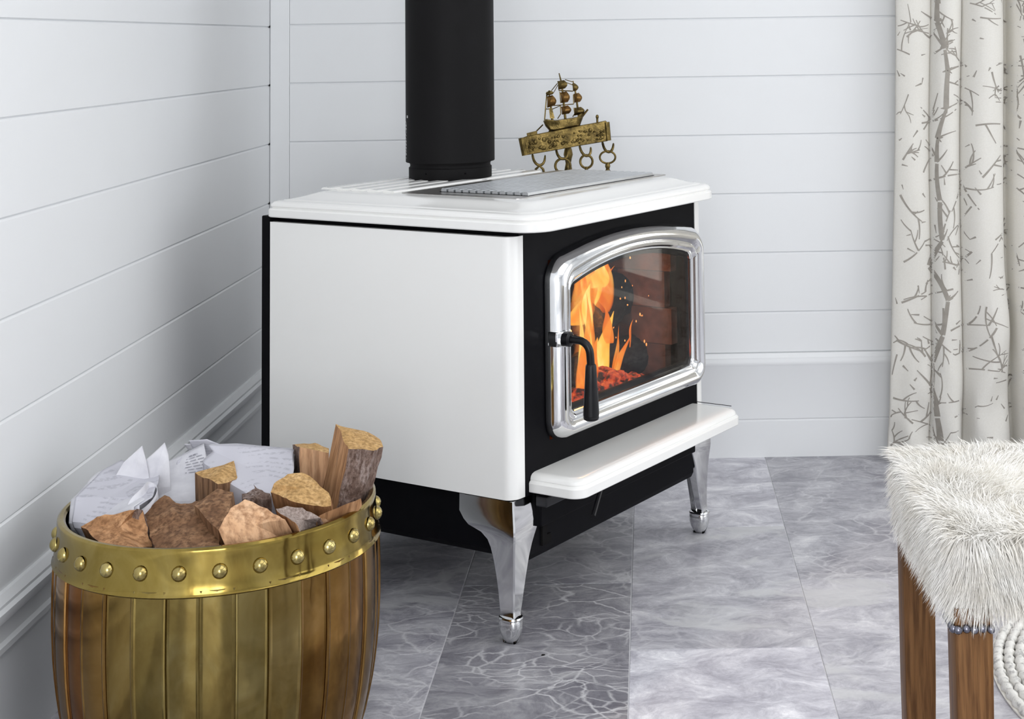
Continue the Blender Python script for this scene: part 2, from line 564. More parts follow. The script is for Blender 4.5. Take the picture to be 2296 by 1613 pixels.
gap_mesh = MB().box(-.001, -.0046, -.0024, .0012, -.0014, .0024).mesh('joint_gap', M['cast_iron'], 0)
for z in joints:
    o = bpy.data.objects.new('joint_gap', gap_mesh); LINK(o); o.parent = wall_left; o.location = (0, 0, z - .0035)
trim = MB().box(.0015, -.0022, .0, .0462, .0104, ZC).build('trim_1', M['wall_paint'], smooth=0, bevel=.001)
tag(trim, kind='structure')

# skirting: wide lower boards with a moulded cap
def skirt(profile, run, a, b, name):
    m = MB()
    if run == 'x': m.loft([[(x, -d, z) for d, z in profile] for x in (a, b)])
    else: m.loft([[(d, y, z) for d, z in profile] for y in (a, b)])
    o = m.build(name, M['wall_paint'], smooth=30)
    tag(o, kind='structure')
    return o

PB = [(-.01, 0), (.012, 0), (.012, .0815), (.0095, .0835), (.0095, .0855), (.012, .0875), (.012, .206), (.0135, .209), (.0145, .213), (.0145, .218),
      (.0125, .222), (.0125, .226), (.008, .231), (.006, .2350), (-.01, .2350)]
skirt(PB, 'x', .0462, 1.90, 'baseboard_back')
PL = [(-.01, 0), (.010, 0), (.010, .160), (.016, .163), (.016, .171), (.010, .174), (.010, .200), (.019, .205), (.021, .210), (.021, .218),
      (.015, .2215), (.015, .2255), (.009, .231), (.006, .2345), (-.01, .2345)]
skirt(PL, 'y', YF, -.0022, 'baseboard_left')

def opening_wall(name, boxes):
    m = MB()
    for b in boxes: m.box(*b)
    o = m.build(name, M['plain_paint'], smooth=0)
    return tag(o, kind='structure')

opening_wall('wall_right', [(XR, YF, 0, XR + .1, -2.95, ZC), (XR, -.55, 0, XR + .1, .1, ZC), (XR, -2.95, 2.2, XR + .1, -.55, ZC), (XR, -2.95, 0, XR + .1, -.55, .15)])
opening_wall('wall_front', [(-.1, YF - .1, 0, .05, YF, ZC), (1.67, YF - .1, 0, XR + .1, YF, ZC), (.05, YF - .1, 2.3, 1.67, YF, ZC), (.05, YF - .1, 0, 1.67, YF, .12)])
opening_wall('ceiling', [(-.1, YF - .1, ZC, XR + .1, .12, ZC + .08)])

def window(name, axis, at, a0, a1, z0, z1, bars):
    """axis x: in a wall that runs along x"""
    def bx(m, a, b, c, d, t):
        if axis == 'x': m.box(a, at - t, c, b, at + t, d)
        else: m.box(at - t, a, c, at + t, b, d)
    f = MB()
    w = .06
    for q in ((a0, a0 + w, z0, z1), (a1 - w, a1, z0, z1), (a0 + w, a1 - w, z0, z0 + w), (a0 + w, a1 - w, z1 - w, z1)): bx(f, *q, .03)
    o = f.build(name, M['window_paint'], smooth=0)
    tag(o, kind='structure')
    for k in range(1, bars):
        c = a0 + (a1 - a0) * k / bars
        g = MB(); bx(g, c - .03, c + .03, z0 + w, z1 - w, .024); g.build('mullion', M['window_paint'], o, smooth=0)
    for k in range(bars):
        c0 = a0 + (a1 - a0) * k / bars + (w if k == 0 else .03); c1 = a0 + (a1 - a0) * (k + 1) / bars - (w if k == bars - 1 else .03)
        g = MB(); bx(g, c0, c1, z0 + w, z1 - w, .003); g.build('pane', M['window_glass'], o, smooth=0)

window('window_1', 'x', .06, 1.92, 2.92, .12, 2.15, 1)
window('window_2', 'y', XR + .05, -2.95, -.55, .15, 2.2, 3)
window('window_3', 'x', YF - .05, .05, 1.67, .12, 2.3, 2)

# ------------------------------------------------------------------ the wood stove (its own frame: x along the front, y towards its back)
SROT = 1.0223849
stove = thing('wood_stove', 'cream enamelled wood stove with chrome arched door burning in the corner', 'stove', (.66096, -1.07835, 0), SROT)
BW, BD = .637, .564                    # body width and depth
ZB, ZT = .2256, .6484                  # lower and upper edge of the side panels

# black body with an open firebox
m = MB()
fx0, fx1, fy0, fy1, fz0, fz1 = .105, .585, .012, .43, .300, .598
def ring4(x0, x1, z0, z1, y): return [(x0, y, z0), (x1, y, z0), (x1, y, z1), (x0, y, z1)]
ox0, ox1 = .0225, BW - .0225
m.loft([ring4(ox0, ox1, ZB - .002, .657, .545), ring4(ox0, ox1, ZB - .002, .657, .001), ring4(fx0, fx1, fz0, fz1, .001), ring4(fx0, fx1, fz0, fz1, .014)], True, False)
m.build('body', M['black_steel'], stove, smooth=0)
m = MB()
m.box(.0, .5435, .045, BW, BD, .6585)
m.build('rear_shield', M['black_steel'], stove, smooth=0, bevel=.002)
m = MB()
m.loft([ring4(fx0, fx1, fz0, fz1, .0135), ring4(fx0, fx1, fz0, fz1, fy1)], False, True)
m.build('firebox', M['cast_iron'], stove, smooth=0)
# firebrick lining, brick by brick
bmesh_brick = MB().box(-.011, -.0545, -.0345, .011, .0545, .0345).mesh('firebrick', M['firebrick'], 0)
for r_ in range(4):
    for c_ in range(4):
        for side in (0, 1):
            o = bpy.data.objects.new('firebrick', bmesh_brick); LINK(o); o.parent = stove
            y = .045 + .0555 + c_ * .1115 - (.035 if r_ % 2 else 0)
            if y + .0545 > fy1 or y - .0545 < .030: 
                y = min(max(y, .0855), fy1 - .056)
            o.location = (fx0 + .0115 if side == 0 else fx1 - .0115, y, .337 + r_ * .0705)
            o.rotation_euler = (0, 0, 0)

# enamelled side panels, folded round the front edge
def panel(mirror):
    t = .0115
    out = [(0, .5425), (0, .020)] + [(x, y) for x, y in arc(.020, .020, .020, 180, 270, 10)][1:] + [(.0318, -.0006)]
    inn = [(.0318, .0008), (.021, .0012)] + [(t, .021), (t, .5425)]
    poly = out + inn
    if mirror: poly = [(BW - x, y) for x, y in poly][::-1]
    q = MB(); q.prism(poly, ZB, ZT)
    q.build('side_panel', M['porcelain'], stove, smooth=30)
panel(False); panel(True)

# top lid: stepped moulding swept round the rim
m = MB()
prof = [(.012, .6572), (.0015, .6572), (0, .6590), (0, .6705), (.0015, .6728), (.0042, .6738), (.0036, .6750), (.0022, .6775), (.0030, .6810), (.0065, .6845), (.012, .6862),
        (.0185, .6866), (.0195, .6874), (.028, .6884), (.040, .6912), (.052, .6950), (.060, .6977), (.066, .6992), (.072, .6996)]
rings = []
for ins, z in prof:
    rf = max(.048 - ins * .45, .02)
    rings.append([(x, y, z) for x, y in rrect(-.0057 + ins, -.056 + ins, .6127 - ins, .5480 - ins, [rf, rf, .012, .012], 8)])
m.loft(rings)
m.build('lid', M['porcelain'], stove, smooth=32)
# slots and grate let into the lid
m = MB(); m.prism(rrect(.093, .050, .590, .318, .012, 4), .6990, .7003); m.build('lid_reflection_patch', M['tray_reflection'], stove, smooth=0)
m = MB(); m.prism(rrect(.136, .062, .560, .262, .004, 3), .7000, .7008); m.build('grate_well', M['cast_iron'], stove, smooth=0)
bar = MB(); bar.loft([[(x, y, z) for y, z in ((-.0062, 0), (-.0058, .0045), (-.003, .0062), (.003, .0062), (.0058, .0045), (.0062, 0))] for x in (0, .419)])
bm_ = bar.mesh('grate_bar', M['satin_steel'], 30)
for i in range(12):
    o = bpy.data.objects.new('grate_bar', bm_); LINK(o); o.parent = stove; o.location = (.1385, .0715 + i * .0164, .7008)
sl = MB(); sl.loft([[(x, y, z) for y, z in ((-.014, 0), (-.011, .0030), (.006, .0042), (.012, .0026), (.014, 0))] for x in (0, .455)])
sm_ = sl.mesh('lid_slat', M['porcelain'], 30)
for i in range(5):
    o = bpy.data.objects.new('lid_slat', sm_); LINK(o); o.parent = stove; o.location = (.095, .344 + i * .0375, .6994)

# arched chrome door
def outline(k, y, n=7):
    u0, u1, z0, z1, ar, rad = .092 + k, .598 - k, .2975 + k, .5985 - k, .0295, max(.036 - k * .55, .012)
    uc, hw = (u0 + u1) / 2, (u1 - u0) / 2
    pts = [(x, z) for x, z in rrect(u0, z0, u1, z1, rad, n)]
    a = 2 * (n + 1)
    top = []
    # replace the straight top run by an arch between the two upper corners
    tr_, tl_ = pts[a:a + n + 1], pts[a + n + 1:]
    xs, xe = tr_[-1][0], tl_[0][0]
    mid = [(xs + (xe - xs) * i / 14, z1) for i in range(1, 14)]
    up = lambda x: ar * max(0.0, 1 - ((x - uc) / hw) ** 2)
    res = pts[:a] + [(x, z + up(x) * ((z - (z1 - rad)) / rad if z < z1 else 1)) for x, z in tr_ + mid + tl_]
    return [(x, y, z) for x, z in res]
m = MB()
dprof = [(.004, .001), (0, -.001), (0, -.004), (.0012, -.0125), (.0045, -.0215), (.0095, -.0285), (.0145, -.0322), (.0185, -.0332), (.024, -.0318), (.028, -.0282), (.0305, -.0255), (.0315, -.0272),
         (.034, -.0285), (.0375, -.0275), (.0395, -.0245), (.041, -.0225), (.0435, -.0222), (.045, -.0190), (.0455, -.008)]
m.loft([outline(k_, y_) for k_, y_ in dprof], False, False)
door = m.build('door', M['chrome'], stove, smooth=38)
m = MB(); m.loft([outline(.0415, -.0175), outline(.0415, -.0135)]); m.build('glass', M['stove_glass'], door, smooth=0)
m = MB(); m.loft([outline(.038, -.0125), outline(.038, -.006), outline(.053, -.006), outline(.053, -.0125)], False, False)
m.loft([outline(.053, -.0125), outline(.038, -.0125)], False, False); m.build('door_gasket', M['cast_iron'], door, smooth=0)
# latch boss across the left stile, spring handle
m = MB()
m.loft([[(.0900 + dx, -.0375 + dy, z) for dx, dy in ((0, .03), (0, .012), (.010, .001), (.024, -.002), (.036, .006), (.042, .03))] for z in (.4575, .4595, .4800, .4822)])
m.build('latch_boss', M['chrome'], door, smooth=30, bevel=.002)
m = MB()
m.tube([(.1035, -.034, .4705), (.1035, -.044, .4705), (.1035, -.0445, .4705), (.1035, -.047, .4705)], [.0125, .0125, .0105, .0085], 16)
path = [(.1035, -.046, .4705), (.1035, -.062, .4702)] + [(.1035 + .0022 * (1 - math.cos(R(t))), -.062 - .020 * math.sin(R(t)), .4502 + .020 * math.cos(R(t))) for t in range(15, 91, 15)] + [(.1075, -.0822, .432)]
m.tube(path, .0066, 12)
h = m.build('handle_rod', M['black_plastic'], door, smooth=40)
m = MB()
m.lathe([(.0072, 0), (.0085, -.0015), (.0092, -.004), (.0105, -.030), (.0122, -.055), (.0132, -.075), (.0136, -.084), (.0128, -.0845), (.0128, -.0862), (.0134, -.0868), (.0125, -.0905), (.0085, -.0925), (.0, -.093)], 22, caps=False)
m.build('handle_grip', M['black_plastic'], door, smooth=35, loc=(.1076, -.0822, .4325), rot=(R(1.5), R(-1.5), 0))

# ash lip
m = MB()
lp = [(.008, .2292), (.001, .2292), (0, .2305), (0, .2435), (.002, .2462), (.0045, .2475), (.004, .2495), (.0055, .2540), (.009, .2570), (.015, .2585), (.019, .2588)]
rings = []
for ins, z in lp:
    rf = max(.024 - ins * .5, .01)
    rings.append([(x, y, z) for x, y in rrect(.0442 + ins, -.1009 + ins, .6046 - ins, .001, [rf, rf, .001, .001], 7)])
m.loft(rings)
m.build('ash_lip', M['porcelain'], stove, smooth=32)
m = MB(); m.box(.60, -.078, .2588, .6015, -.002, .2598); m.build('lip_seam', M['dark_steel'], stove, smooth=0)

# ash pan housing below the body, with its bracket and lever
m = MB()
m.loft([[(.042, .003, .119), (.583, .003, .119), (.583, .50, .119), (.042, .50, .119)], [(.038, .0, .128), (.587, .0, .128), (.587, .503, .128), (.038, .503, .128)],
        [(.038, .0, .2245), (.587, .0, .2245), (.587, .503, .2245), (.038, .503, .2245)]])
m.build('ash_pan_housing', M['black_steel'], stove, smooth=0, bevel=.002)
m = MB()
m.box(.06, -.012, .170, .575, -.0005, .2255)
m.build('pan_front', M['black_steel'], stove, smooth=0, bevel=.0025)
m = MB()
m.box(.045, -.034, .2085, .575, -.012, .2245)
m.build('under_lip_rail', M['dark_steel'], stove, smooth=0, bevel=.002)
m = MB(); m.tube([(.275, -.022, .205), (.20, -.040, .206), (.185, -.046, .200), (.145, -.058, .172)], .0042, 8); m.build('pan_lever', M['dark_steel'], stove, smooth=40)
m = MB(); m.box(.075, -.004, .135, .088, .0, .22); m.box(.088, -.004, .135, .10, 0, .15); m.build('pan_bracket', M['cast_iron'], stove, smooth=0)

# four chrome cabriole legs
def leg_mesh():
    m = MB()
    # z, reach along the side (b), reach along the front (a), ridge pushed out (o), plate thickness
    rows = [(.2245, .112, .088, .000, .014), (.212, .112, .086, .001, .014), (.198, .1115, .0795, .004, .015), (.186, .102, .073, .0065, .017), (.178, .092, .0675, .0075, .018), (.170, .066, .0625, .0075, .021),
            (.160, .053, .0565, .0065, .023), (.148, .047, .050, .005, .024), (.128, .0415, .042, .003, .023), (.100, .036, .034, .0015, .021), (.075, .0325, .0275, .0006, .019),
            (.056, .0305, .0225, .0004, .0175), (.045, .0295, .0185, .0010, .0165), (.040, .031, .020, .003, .0175)]
    rings = []
    for z, b, a, o, t in rows:
        ce = .0022
        t2 = min(t, a * .85, b * .85)
        rings.append([(-o, ce - o, z), (ce - o, -o, z), (a * .55, -o * .8, z), (a - .002, -o * .35, z), (a, .002, z), (a, t2 * .75, z), (a * .55 + t2 * .3, t2 * .95, z), (t2, t2, z), (t2 * .95, b * .55 + t2 * .3, z), (t2 * .75, b, z), (.002, b, z), (-o * .35, b - .002, z), (-o * .8, b * .55, z)])
    m.loft(rings)
    return m
def foot_mesh():
    m = MB()
    rings = []
    for z, g, sx in ((.0430, -.001, 1), (.0412, .0024, 1), (.0385, .0032, 1), (.0365, .0022, 1), (.033, .0030, 1), (.024, .0028, 1), (.014, .0008, 1), (.006, -.0018, 1), (.0015, -.0040, 1), (.0, -.0065, 1)):
        rings.append([(x, y, z) for x, y in rrect(-.004 - g, -.004 - g, .021 + g, .030 + g, .013, 5)])
    m.loft(rings)
    return m
for mx, my in ((0, 0), (1, 0), (0, 1), (1, 1)):
    def flip(m):
        m.v = [((BW - x if mx else x), ((BD - .02) - y if my else y), z) for x, y, z in m.v]
        return m
    lg = flip(leg_mesh()).build('leg', M['chrome'], stove, smooth=32)
    flip(foot_mesh()).build('foot', M['chrome'], lg, smooth=40)

# flue
fu, fv = .363, .417
fx = .66096 + fu * math.cos(SROT) - fv * math.sin(SROT)
fy = -1.07835 + fu * math.sin(SROT) + fv * math.cos(SROT)
flue = thing('flue_pipe', 'straight black flue pipe rising from the top of the stove', 'flue pipe', (fx, fy, .6998))
m = MB(); m.lathe([(.0862, .0), (.0862, .0012), (.0800, .0016)], 48); m.build('flange', M['black_steel'], flue)
m = MB(); m.lathe([(.0805, .0012), (.0815, .003), (.0815, .0235), (.0800, .0245), (.0790, .0265), (.0790, .030), (.0800, .0315), (.0800, .040)], 48); m.build('collar', M['black_pipe'], flue, smooth=30)
m = MB(); m.lathe([(.0800, .0345), (.0868, .0345), (.0874, .0352), (.0874, ZC - .7000)], 64); m.build('casing', M['black_pipe'], flue, smooth=30)
for a_ in (-118, -62):
    m = MB(); m.ell((.0815 * math.cos(R(a_)), .0815 * math.sin(R(a_)), .015), .002, .002, .002, 8, 5); m.build('screw', M['black_steel'], flue)
# faint white marks printed up its left edge
m = MB()
rr = random.Random(3)
def mark(a, z, da, dz):
    r_ = .0877
    m.add([(r_ * math.cos(R(a)), r_ * math.sin(R(a)), z), (r_ * math.cos(R(a + da)), r_ * math.sin(R(a + da)), z), (r_ * math.cos(R(a + da)), r_ * math.sin(R(a + da)), z + dz), (r_ * math.cos(R(a)), r_ * math.sin(R(a)), z + dz)], [(0, 1, 2, 3)])
for i in range(12):
    z = .043 + i * .0062
    mark(190, z, 12, .0012)
    mark(190 + rr.choice((0, 4, 8)), z, 3, .0040)
    if i % 3: mark(190, z + .0032, rr.choice((8, 12)), .0010)
mark(203, .122, 5, .0050)
m.build('marking', M['white_mark'], flue, smooth=0)['kind'] = 'stuff'

# ------------------------------------------------------------------ the fire
def stove_pt(u, v, z):
    c_, s_ = math.cos(SROT), math.sin(SROT)
    return Vector((.66096 + u * c_ - v * s_, -1.07835 + u * s_ + v * c_, z))

def rough_log(name, label, a, b, r, mats, seed, ends=None, cat='log', group=None):
    """round burning log between two points given in the stove's frame"""
    A, B = stove_pt(*a), stove_pt(*b)
    d = (B - A); L = d.length
    q = d.to_track_quat('Z', 'Y')
    m = MB(); rings = []
    for i in range(13):
        t = i / 12
        rings.append([])
        for k_ in range(18):
            an = 2 * PI * k_ / 18
            rr_ = r * (1 + .16 * mnoise.noise(Vector((math.cos(an) * 2 + seed, math.sin(an) * 2, t * 7))) + .09 * mnoise.noise(Vector((math.cos(an) * 6 + seed, math.sin(an) * 6, t * 20))))
            rings[-1].append((rr_ * math.cos(an), rr_ * math.sin(an), t * L))
    m.loft(rings)
    o = m.build(name, mats, smooth=50)
    o.location = A
    o.rotation_mode = 'QUATERNION'; o.rotation_quaternion = q
    tag(o, label, cat, group)
    return o
rough_log('burning_log', 'charred round log lying low at the front of the fire', (.34, .110, .345), (.572, .125, .345), .040, M['char'], 2, group='logs burning in the stove')
rough_log('burning_log', 'charred log lying low behind the front one in the fire', (.24, .20, .354), (.55, .255, .354), .036, M['char'], 5, group='logs burning in the stove')
rough_log('burning_log', 'large charred log stacked on top, tilted under the flames', (.385, .125, .432), (.560, .165, .462), .048, M['char'], 9, group='logs burning in the stove')

m = MB()
rr = random.Random(8)
for i in range(260):
    u = rr.uniform(.125, .545); v = rr.uniform(.025, .40)
    hp_ = 0.0
    if rr.random() < .6:
        u = rr.uniform(.27, .47); v = rr.uniform(.025, .085); hp_ = max(0, .045 - abs(u - .36) * .4) * rr.random()
    s_ = rr.uniform(.007, .017)
    m.ell((u, v, .302 + s_ * .6 + rr.uniform(0, .012) + hp_), s_, s_ * rr.uniform(.7, 1.2), s_ * rr.uniform(.6, .9), 6, 4)
o = m.build('ember_bed', M['glowing_ember'], smooth=0, loc=(.66096, -1.07835, 0), rot=(0, 0, SROT))
tag(o, 'bed of glowing red embers under the burning logs', 'embers', kind='stuff')

def tongue(m, base, h, w, lean, sway, ph, mi, thick=.35, yaw=0.0):
    """one flame: a flattened, twisting, pointed blade"""
    rings = []
    N = 14
    for i in range(N + 1):
        t = i / N
        wid = w * (max(0.02, math.sin(PI * min(1, .12 + t * .88) ** .75)) ** .9) * (1 - t * .35)
        cx = base[0] + lean * h * t ** 1.4 + sway * math.sin(ph + t * 4.2) * t
        cy = base[1] + .4 * sway * math.cos(ph * 1.7 + t * 3.5) * t
        z = base[2] + h * t
        an = yaw + .9 * math.sin(ph + t * 2)
        rings.append([(cx + wid * (math.cos(g) * math.cos(an) - thick * math.sin(g) * math.sin(an)), cy + wid * (math.cos(g) * math.sin(an) + thick * math.sin(g) * math.cos(an)), z) for g in [2 * PI * q_ / 12 for q_ in range(12)]])
    m.loft(rings, m=mi)
m = MB()
FL = [ # base, height, half width, lean, sway, phase, material (0 orange, 1 yellow, 2 faint glow)
    ((.375, .120, .425), .150, .060, .20, .012, .4, 2), ((.440, .135, .440), .125, .055, .20, .012, 2.4, 2), ((.345, .100, .33), .200, .045, .12, .012, 1.4, 2),
    ((.340, .105, .450), .110, .042, .25, .014, .4, 0), ((.385, .118, .448), .118, .052, .22, .016, 1.6, 0), ((.432, .130, .462), .105, .046, .28, .012, 2.9, 0), ((.405, .10, .455), .10, .036, .1, .02, 4.4, 0),
    ((.362, .098, .468), .086, .026, .30, .012, 2.0, 1), ((.405, .108, .470), .092, .028, .30, .012, .9, 1), ((.450, .128, .478), .078, .022, .35, .012, 3.3, 1), ((.385, .09, .505), .05, .030, .5, .01, 5.2, 1),
    ((.478, .150, .488), .064, .016, 1.1, .006, 1.0, 0), ((.350, .110, .440), .07, .022, .5, .012, 5.0, 1), ((.495, .150, .475), .045, .010, 1.2, .006, 2.0, 0),
    ((.320, .085, .315), .165, .020, .05, .012, .2, 1), ((.345, .075, .320), .170, .024, .10, .014, 1.9, 0), ((.372, .070, .335), .125, .018, .20, .012, 3.4, 1),
    ((.325, .055, .305), .120, .018, .05, .010, 2.6, 0), ((.402, .065, .345), .085, .011, .40, .010, .8, 0), ((.385, .060, .405), .070, .012, -.35, .008, 4.2, 0),
    ((.335, .065, .300), .12, .018, .05, .010, 3.0, 1), ((.312, .050, .300), .14, .015, .03, .008, 1.1, 1), ((.455, .060, .385), .05, .0045, .3, .006, 2.2, 0), ((.425, .07, .345), .06, .008, .7, .006, 3.9, 0),
    ((.30, .06, .31), .20, .02, .05, .012, 4.9, 0), ((.33, .07, .42), .10, .02, .1, .012, 2.2, 1),
]
for q_ in FL: tongue(m, *q_)
o = m.build('flames', [M['flame_orange'], M['flame_yellow'], M['flame_glow']], smooth=180, loc=(.66096, -1.07835, 0), rot=(0, 0, SROT))
tag(o, 'orange and yellow flames licking over the logs behind the stove glass', 'fire', kind='stuff')
o.visible_shadow = True
m = MB()
for i in range(34):
    u = rr.uniform(.40, .56); v = rr.uniform(.04, .16); z = rr.uniform(.36, .545)
    s_ = rr.uniform(.0007, .0016)
    m.ell((u, v, z), s_, s_, s_ * rr.uniform(1, 2.4), 6, 4)
o = m.build('sparks', M['spark'], smooth=0, loc=(.66096, -1.07835, 0), rot=(0, 0, SROT))
tag(o, 'tiny orange sparks floating to the right of the flames', 'sparks', kind='stuff')
fl = bpy.data.lights.new('firelight', 'POINT'); fl.energy = 2.2; fl.color = (1.0, .36, .08); fl.shadow_soft_size = .05
flo = bpy.data.objects.new('firelight', fl); LINK(flo); flo.location = stove_pt(.37, .09, .47)

# ------------------------------------------------------------------ brass log basket
BX, BY = .279, -1.40
basket = thing('log_basket', 'round riveted brass basket full of firewood, standing by the left wall', 'basket', (BX, BY, 0))
prof = [(0, .186), (.03, .1955), (.07, .2045), (.11, .2105), (.15, .2142), (.19, .2158), (.23, .2160), (.278, .2148), (.33, .2095)]
def brad(z):
    for (z0, r0), (z1, r1) in zip(prof[:-1], prof[1:]):
        if z <= z1: return r0 + (r1 - r0) * (z - z0) / (z1 - z0)
    return prof[-1][1]
NS = 32
m = MB()
m.lathe([(.001, .004), (.185, .004), (.188, .008)] + [(brad(z) - .0055, z) for z in (.02, .05, .1, .15, .2, .25, .3, .328)] + [(brad(.328) - .0035, .328)] + [(brad(z) - .0028, z) for z in (.3, .25, .2, .15, .1, .05, .02)] + [(.186, .002), (.001, .001)], 64, caps=False)
m.build('liner', M['basket_brass'], basket)
# staves: every other one stands a little proud
def stave(extra, half):
    m = MB(); rings = []
    for i in range(13):
        z = .006 + (.282 - .006) * i / 12
        r_ = brad(z)
        sec = []
        for a_, d_ in ((-half, -.002), (-half, extra + .0012), (-half * .96, extra + .0030), (-half * .88, extra + .0034), (-half * .78, extra + .0024), (-half * .4, extra + .0030), (0, extra + .0033), (half * .4, extra + .0030), (half * .78, extra + .0024), (half * .88, extra + .0034), (half * .96, extra + .0030), (half, extra + .0012), (half, -.002)):
            sec.append(((r_ + d_) * math.sin(a_), -(r_ + d_) * math.cos(a_), z))
        rings.append(sec)
    m.loft(rings)
    return m.mesh('stave', M['basket_brass'], 25)
hw_ = PI / NS
STAVE_REFLECT = (1.0, .85, .95, .7, 1.0, .8, .9, .75)
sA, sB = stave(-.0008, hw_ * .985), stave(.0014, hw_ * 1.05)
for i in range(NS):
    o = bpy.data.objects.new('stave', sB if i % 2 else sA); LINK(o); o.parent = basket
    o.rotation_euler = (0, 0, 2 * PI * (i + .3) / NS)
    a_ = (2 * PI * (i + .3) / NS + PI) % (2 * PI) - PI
    w_ = max(0.0, min(1.0, (math.degrees(abs(a_ - R(8))) - 22) / 26)) * (1.0 if a_ < 0 else .7) * STAVE_REFLECT[i % 8]
    o.color = (1.0, 1 - .46 * w_, 1 - .62 * w_, 1)  # warm reflections painted into the brass, stronger towards both sides
m = MB()
m.lathe([(brad(.276) - .001, .2735), (brad(.276) + .0045, .2735), (brad(.278) + .0064, .2755), (brad(.281) + .0050, .2785), (brad(.285) + .0040, .285), (brad(.30) + .0042, .300), (brad(.32) + .0040, .320),
         (brad(.327) + .0050, .3265), (brad(.33) + .0046, .3305), (brad(.33) + .0015, .3330), (brad(.33) - .0030, .3328), (brad(.33) - .0060, .3300), (brad(.32) - .0045, .318)], 96, caps=False)
m.build('rim_band', M['rim_brass'], basket)
NR = 27
rb = MB(); rb.lathe([(.0098, 0), (.0096, .0012), (.0082, .0040), (.0055, .0064), (.0026, .0076), (.0, .0079)], 16)
rb.v = [(x, -z, y) for x, y, z in rb.v]
rm_ = rb.mesh('rivet', M['rivet_brass'], 50)
for i in range(NR):
    a_ = 2 * PI * (i + .15) / NR
    o = bpy.data.objects.new('rivet', rm_); LINK(o); o.parent = basket
    r_ = brad(.3035) + .0040
    o.location = (r_ * math.sin(a_), -r_ * math.cos(a_), .3035); o.rotation_euler = (0, 0, a_)

# ------------------------------------------------------------------ split firewood in the basket
LOGS = [
    ('A',[[0.4269,-1.33,0.4175],[0.4904,-1.33,0.396],[0.5013,-1.37,0.3923],[0.4939,-1.4,0.3948],[0.4607,-1.41,0.3993]],(-0.062,0.03,-0.24)),
    ('B',[[0.3514,-1.27,0.3726],[0.3783,-1.25,0.3682],[0.3991,-1.25,0.3606],[0.4082,-1.3,0.3672],[0.3691,-1.31,0.3782]],(0.0,0.0,-0.2)),
    ('C',[[0.3643,-1.46,0.358],[0.3686,-1.46,0.3681],[0.3798,-1.43,0.372],[0.3961,-1.42,0.372],[0.4212,-1.43,0.3615],[0.4439,-1.45,0.3488],[0.4493,-1.47,0.3403],[0.4289,-1.485,0.3476],[0.397,-1.49,0.3556]],(-0.005,0.1,-0.12)),
    ('D',[[0.4419,-1.52,0.3416],[0.4881,-1.47,0.3509],[0.4768,-1.4,0.301],[0.4644,-1.461,0.3028],[0.452,-1.489,0.306]],(-0.03,0.06,-0.12)),
    ('E',[[0.3276,-1.585,0.348],[0.3368,-1.56,0.3672],[0.3495,-1.54,0.3724],[0.3864,-1.54,0.3534],[0.4064,-1.555,0.3507],[0.4179,-1.534,0.3107],[0.3847,-1.561,0.3071],[0.3432,-1.585,0.3169]],(0.01,0.07,-0.1)),
    ('F',[[0.3881,-1.53,0.3561],[0.3987,-1.51,0.3545],[0.4183,-1.51,0.3518],[0.4452,-1.53,0.3423],[0.4483,-1.497,0.318],[0.4486,-1.493,0.3038],[0.4248,-1.528,0.3075],[0.4215,-1.56,0.3429]],(0.01,0.07,-0.1)),
    ('G',[[0.1216,-1.51,0.3328],[0.144,-1.51,0.3423],[0.1955,-1.51,0.3541],[0.1979,-1.49,0.3451],[0.2205,-1.52,0.3064],[0.2118,-1.58,0.3222],[0.1691,-1.56,0.326]],(0.02,0.05,-0.1)),
    ('H',[[0.1905,-1.46,0.3325],[0.2107,-1.43,0.3466],[0.2348,-1.44,0.3371],[0.2775,-1.45,0.3489],[0.3095,-1.52,0.3267],[0.3258,-1.588,0.3182],[0.2808,-1.592,0.3198],[0.2336,-1.55,0.3148]],(0.0,0.08,-0.12)),
    ('I',[[0.2306,-1.36,0.3575],[0.2779,-1.33,0.3673],[0.2978,-1.38,0.3532],[0.28,-1.42,0.3594]],(0.0,0.015,-0.2)),
    ('J',[[0.299,-1.37,0.3404],[0.3091,-1.36,0.3505],[0.3434,-1.38,0.3375],[0.357,-1.43,0.3409],[0.3207,-1.44,0.3421]],(0.0,0.03,-0.16)),
    ('K',[[0.2686,-1.49,0.3491],[0.2872,-1.45,0.3601],[0.312,-1.46,0.359],[0.3236,-1.52,0.3496],[0.3201,-1.56,0.3391]],(0.0,0.05,-0.12)),
]
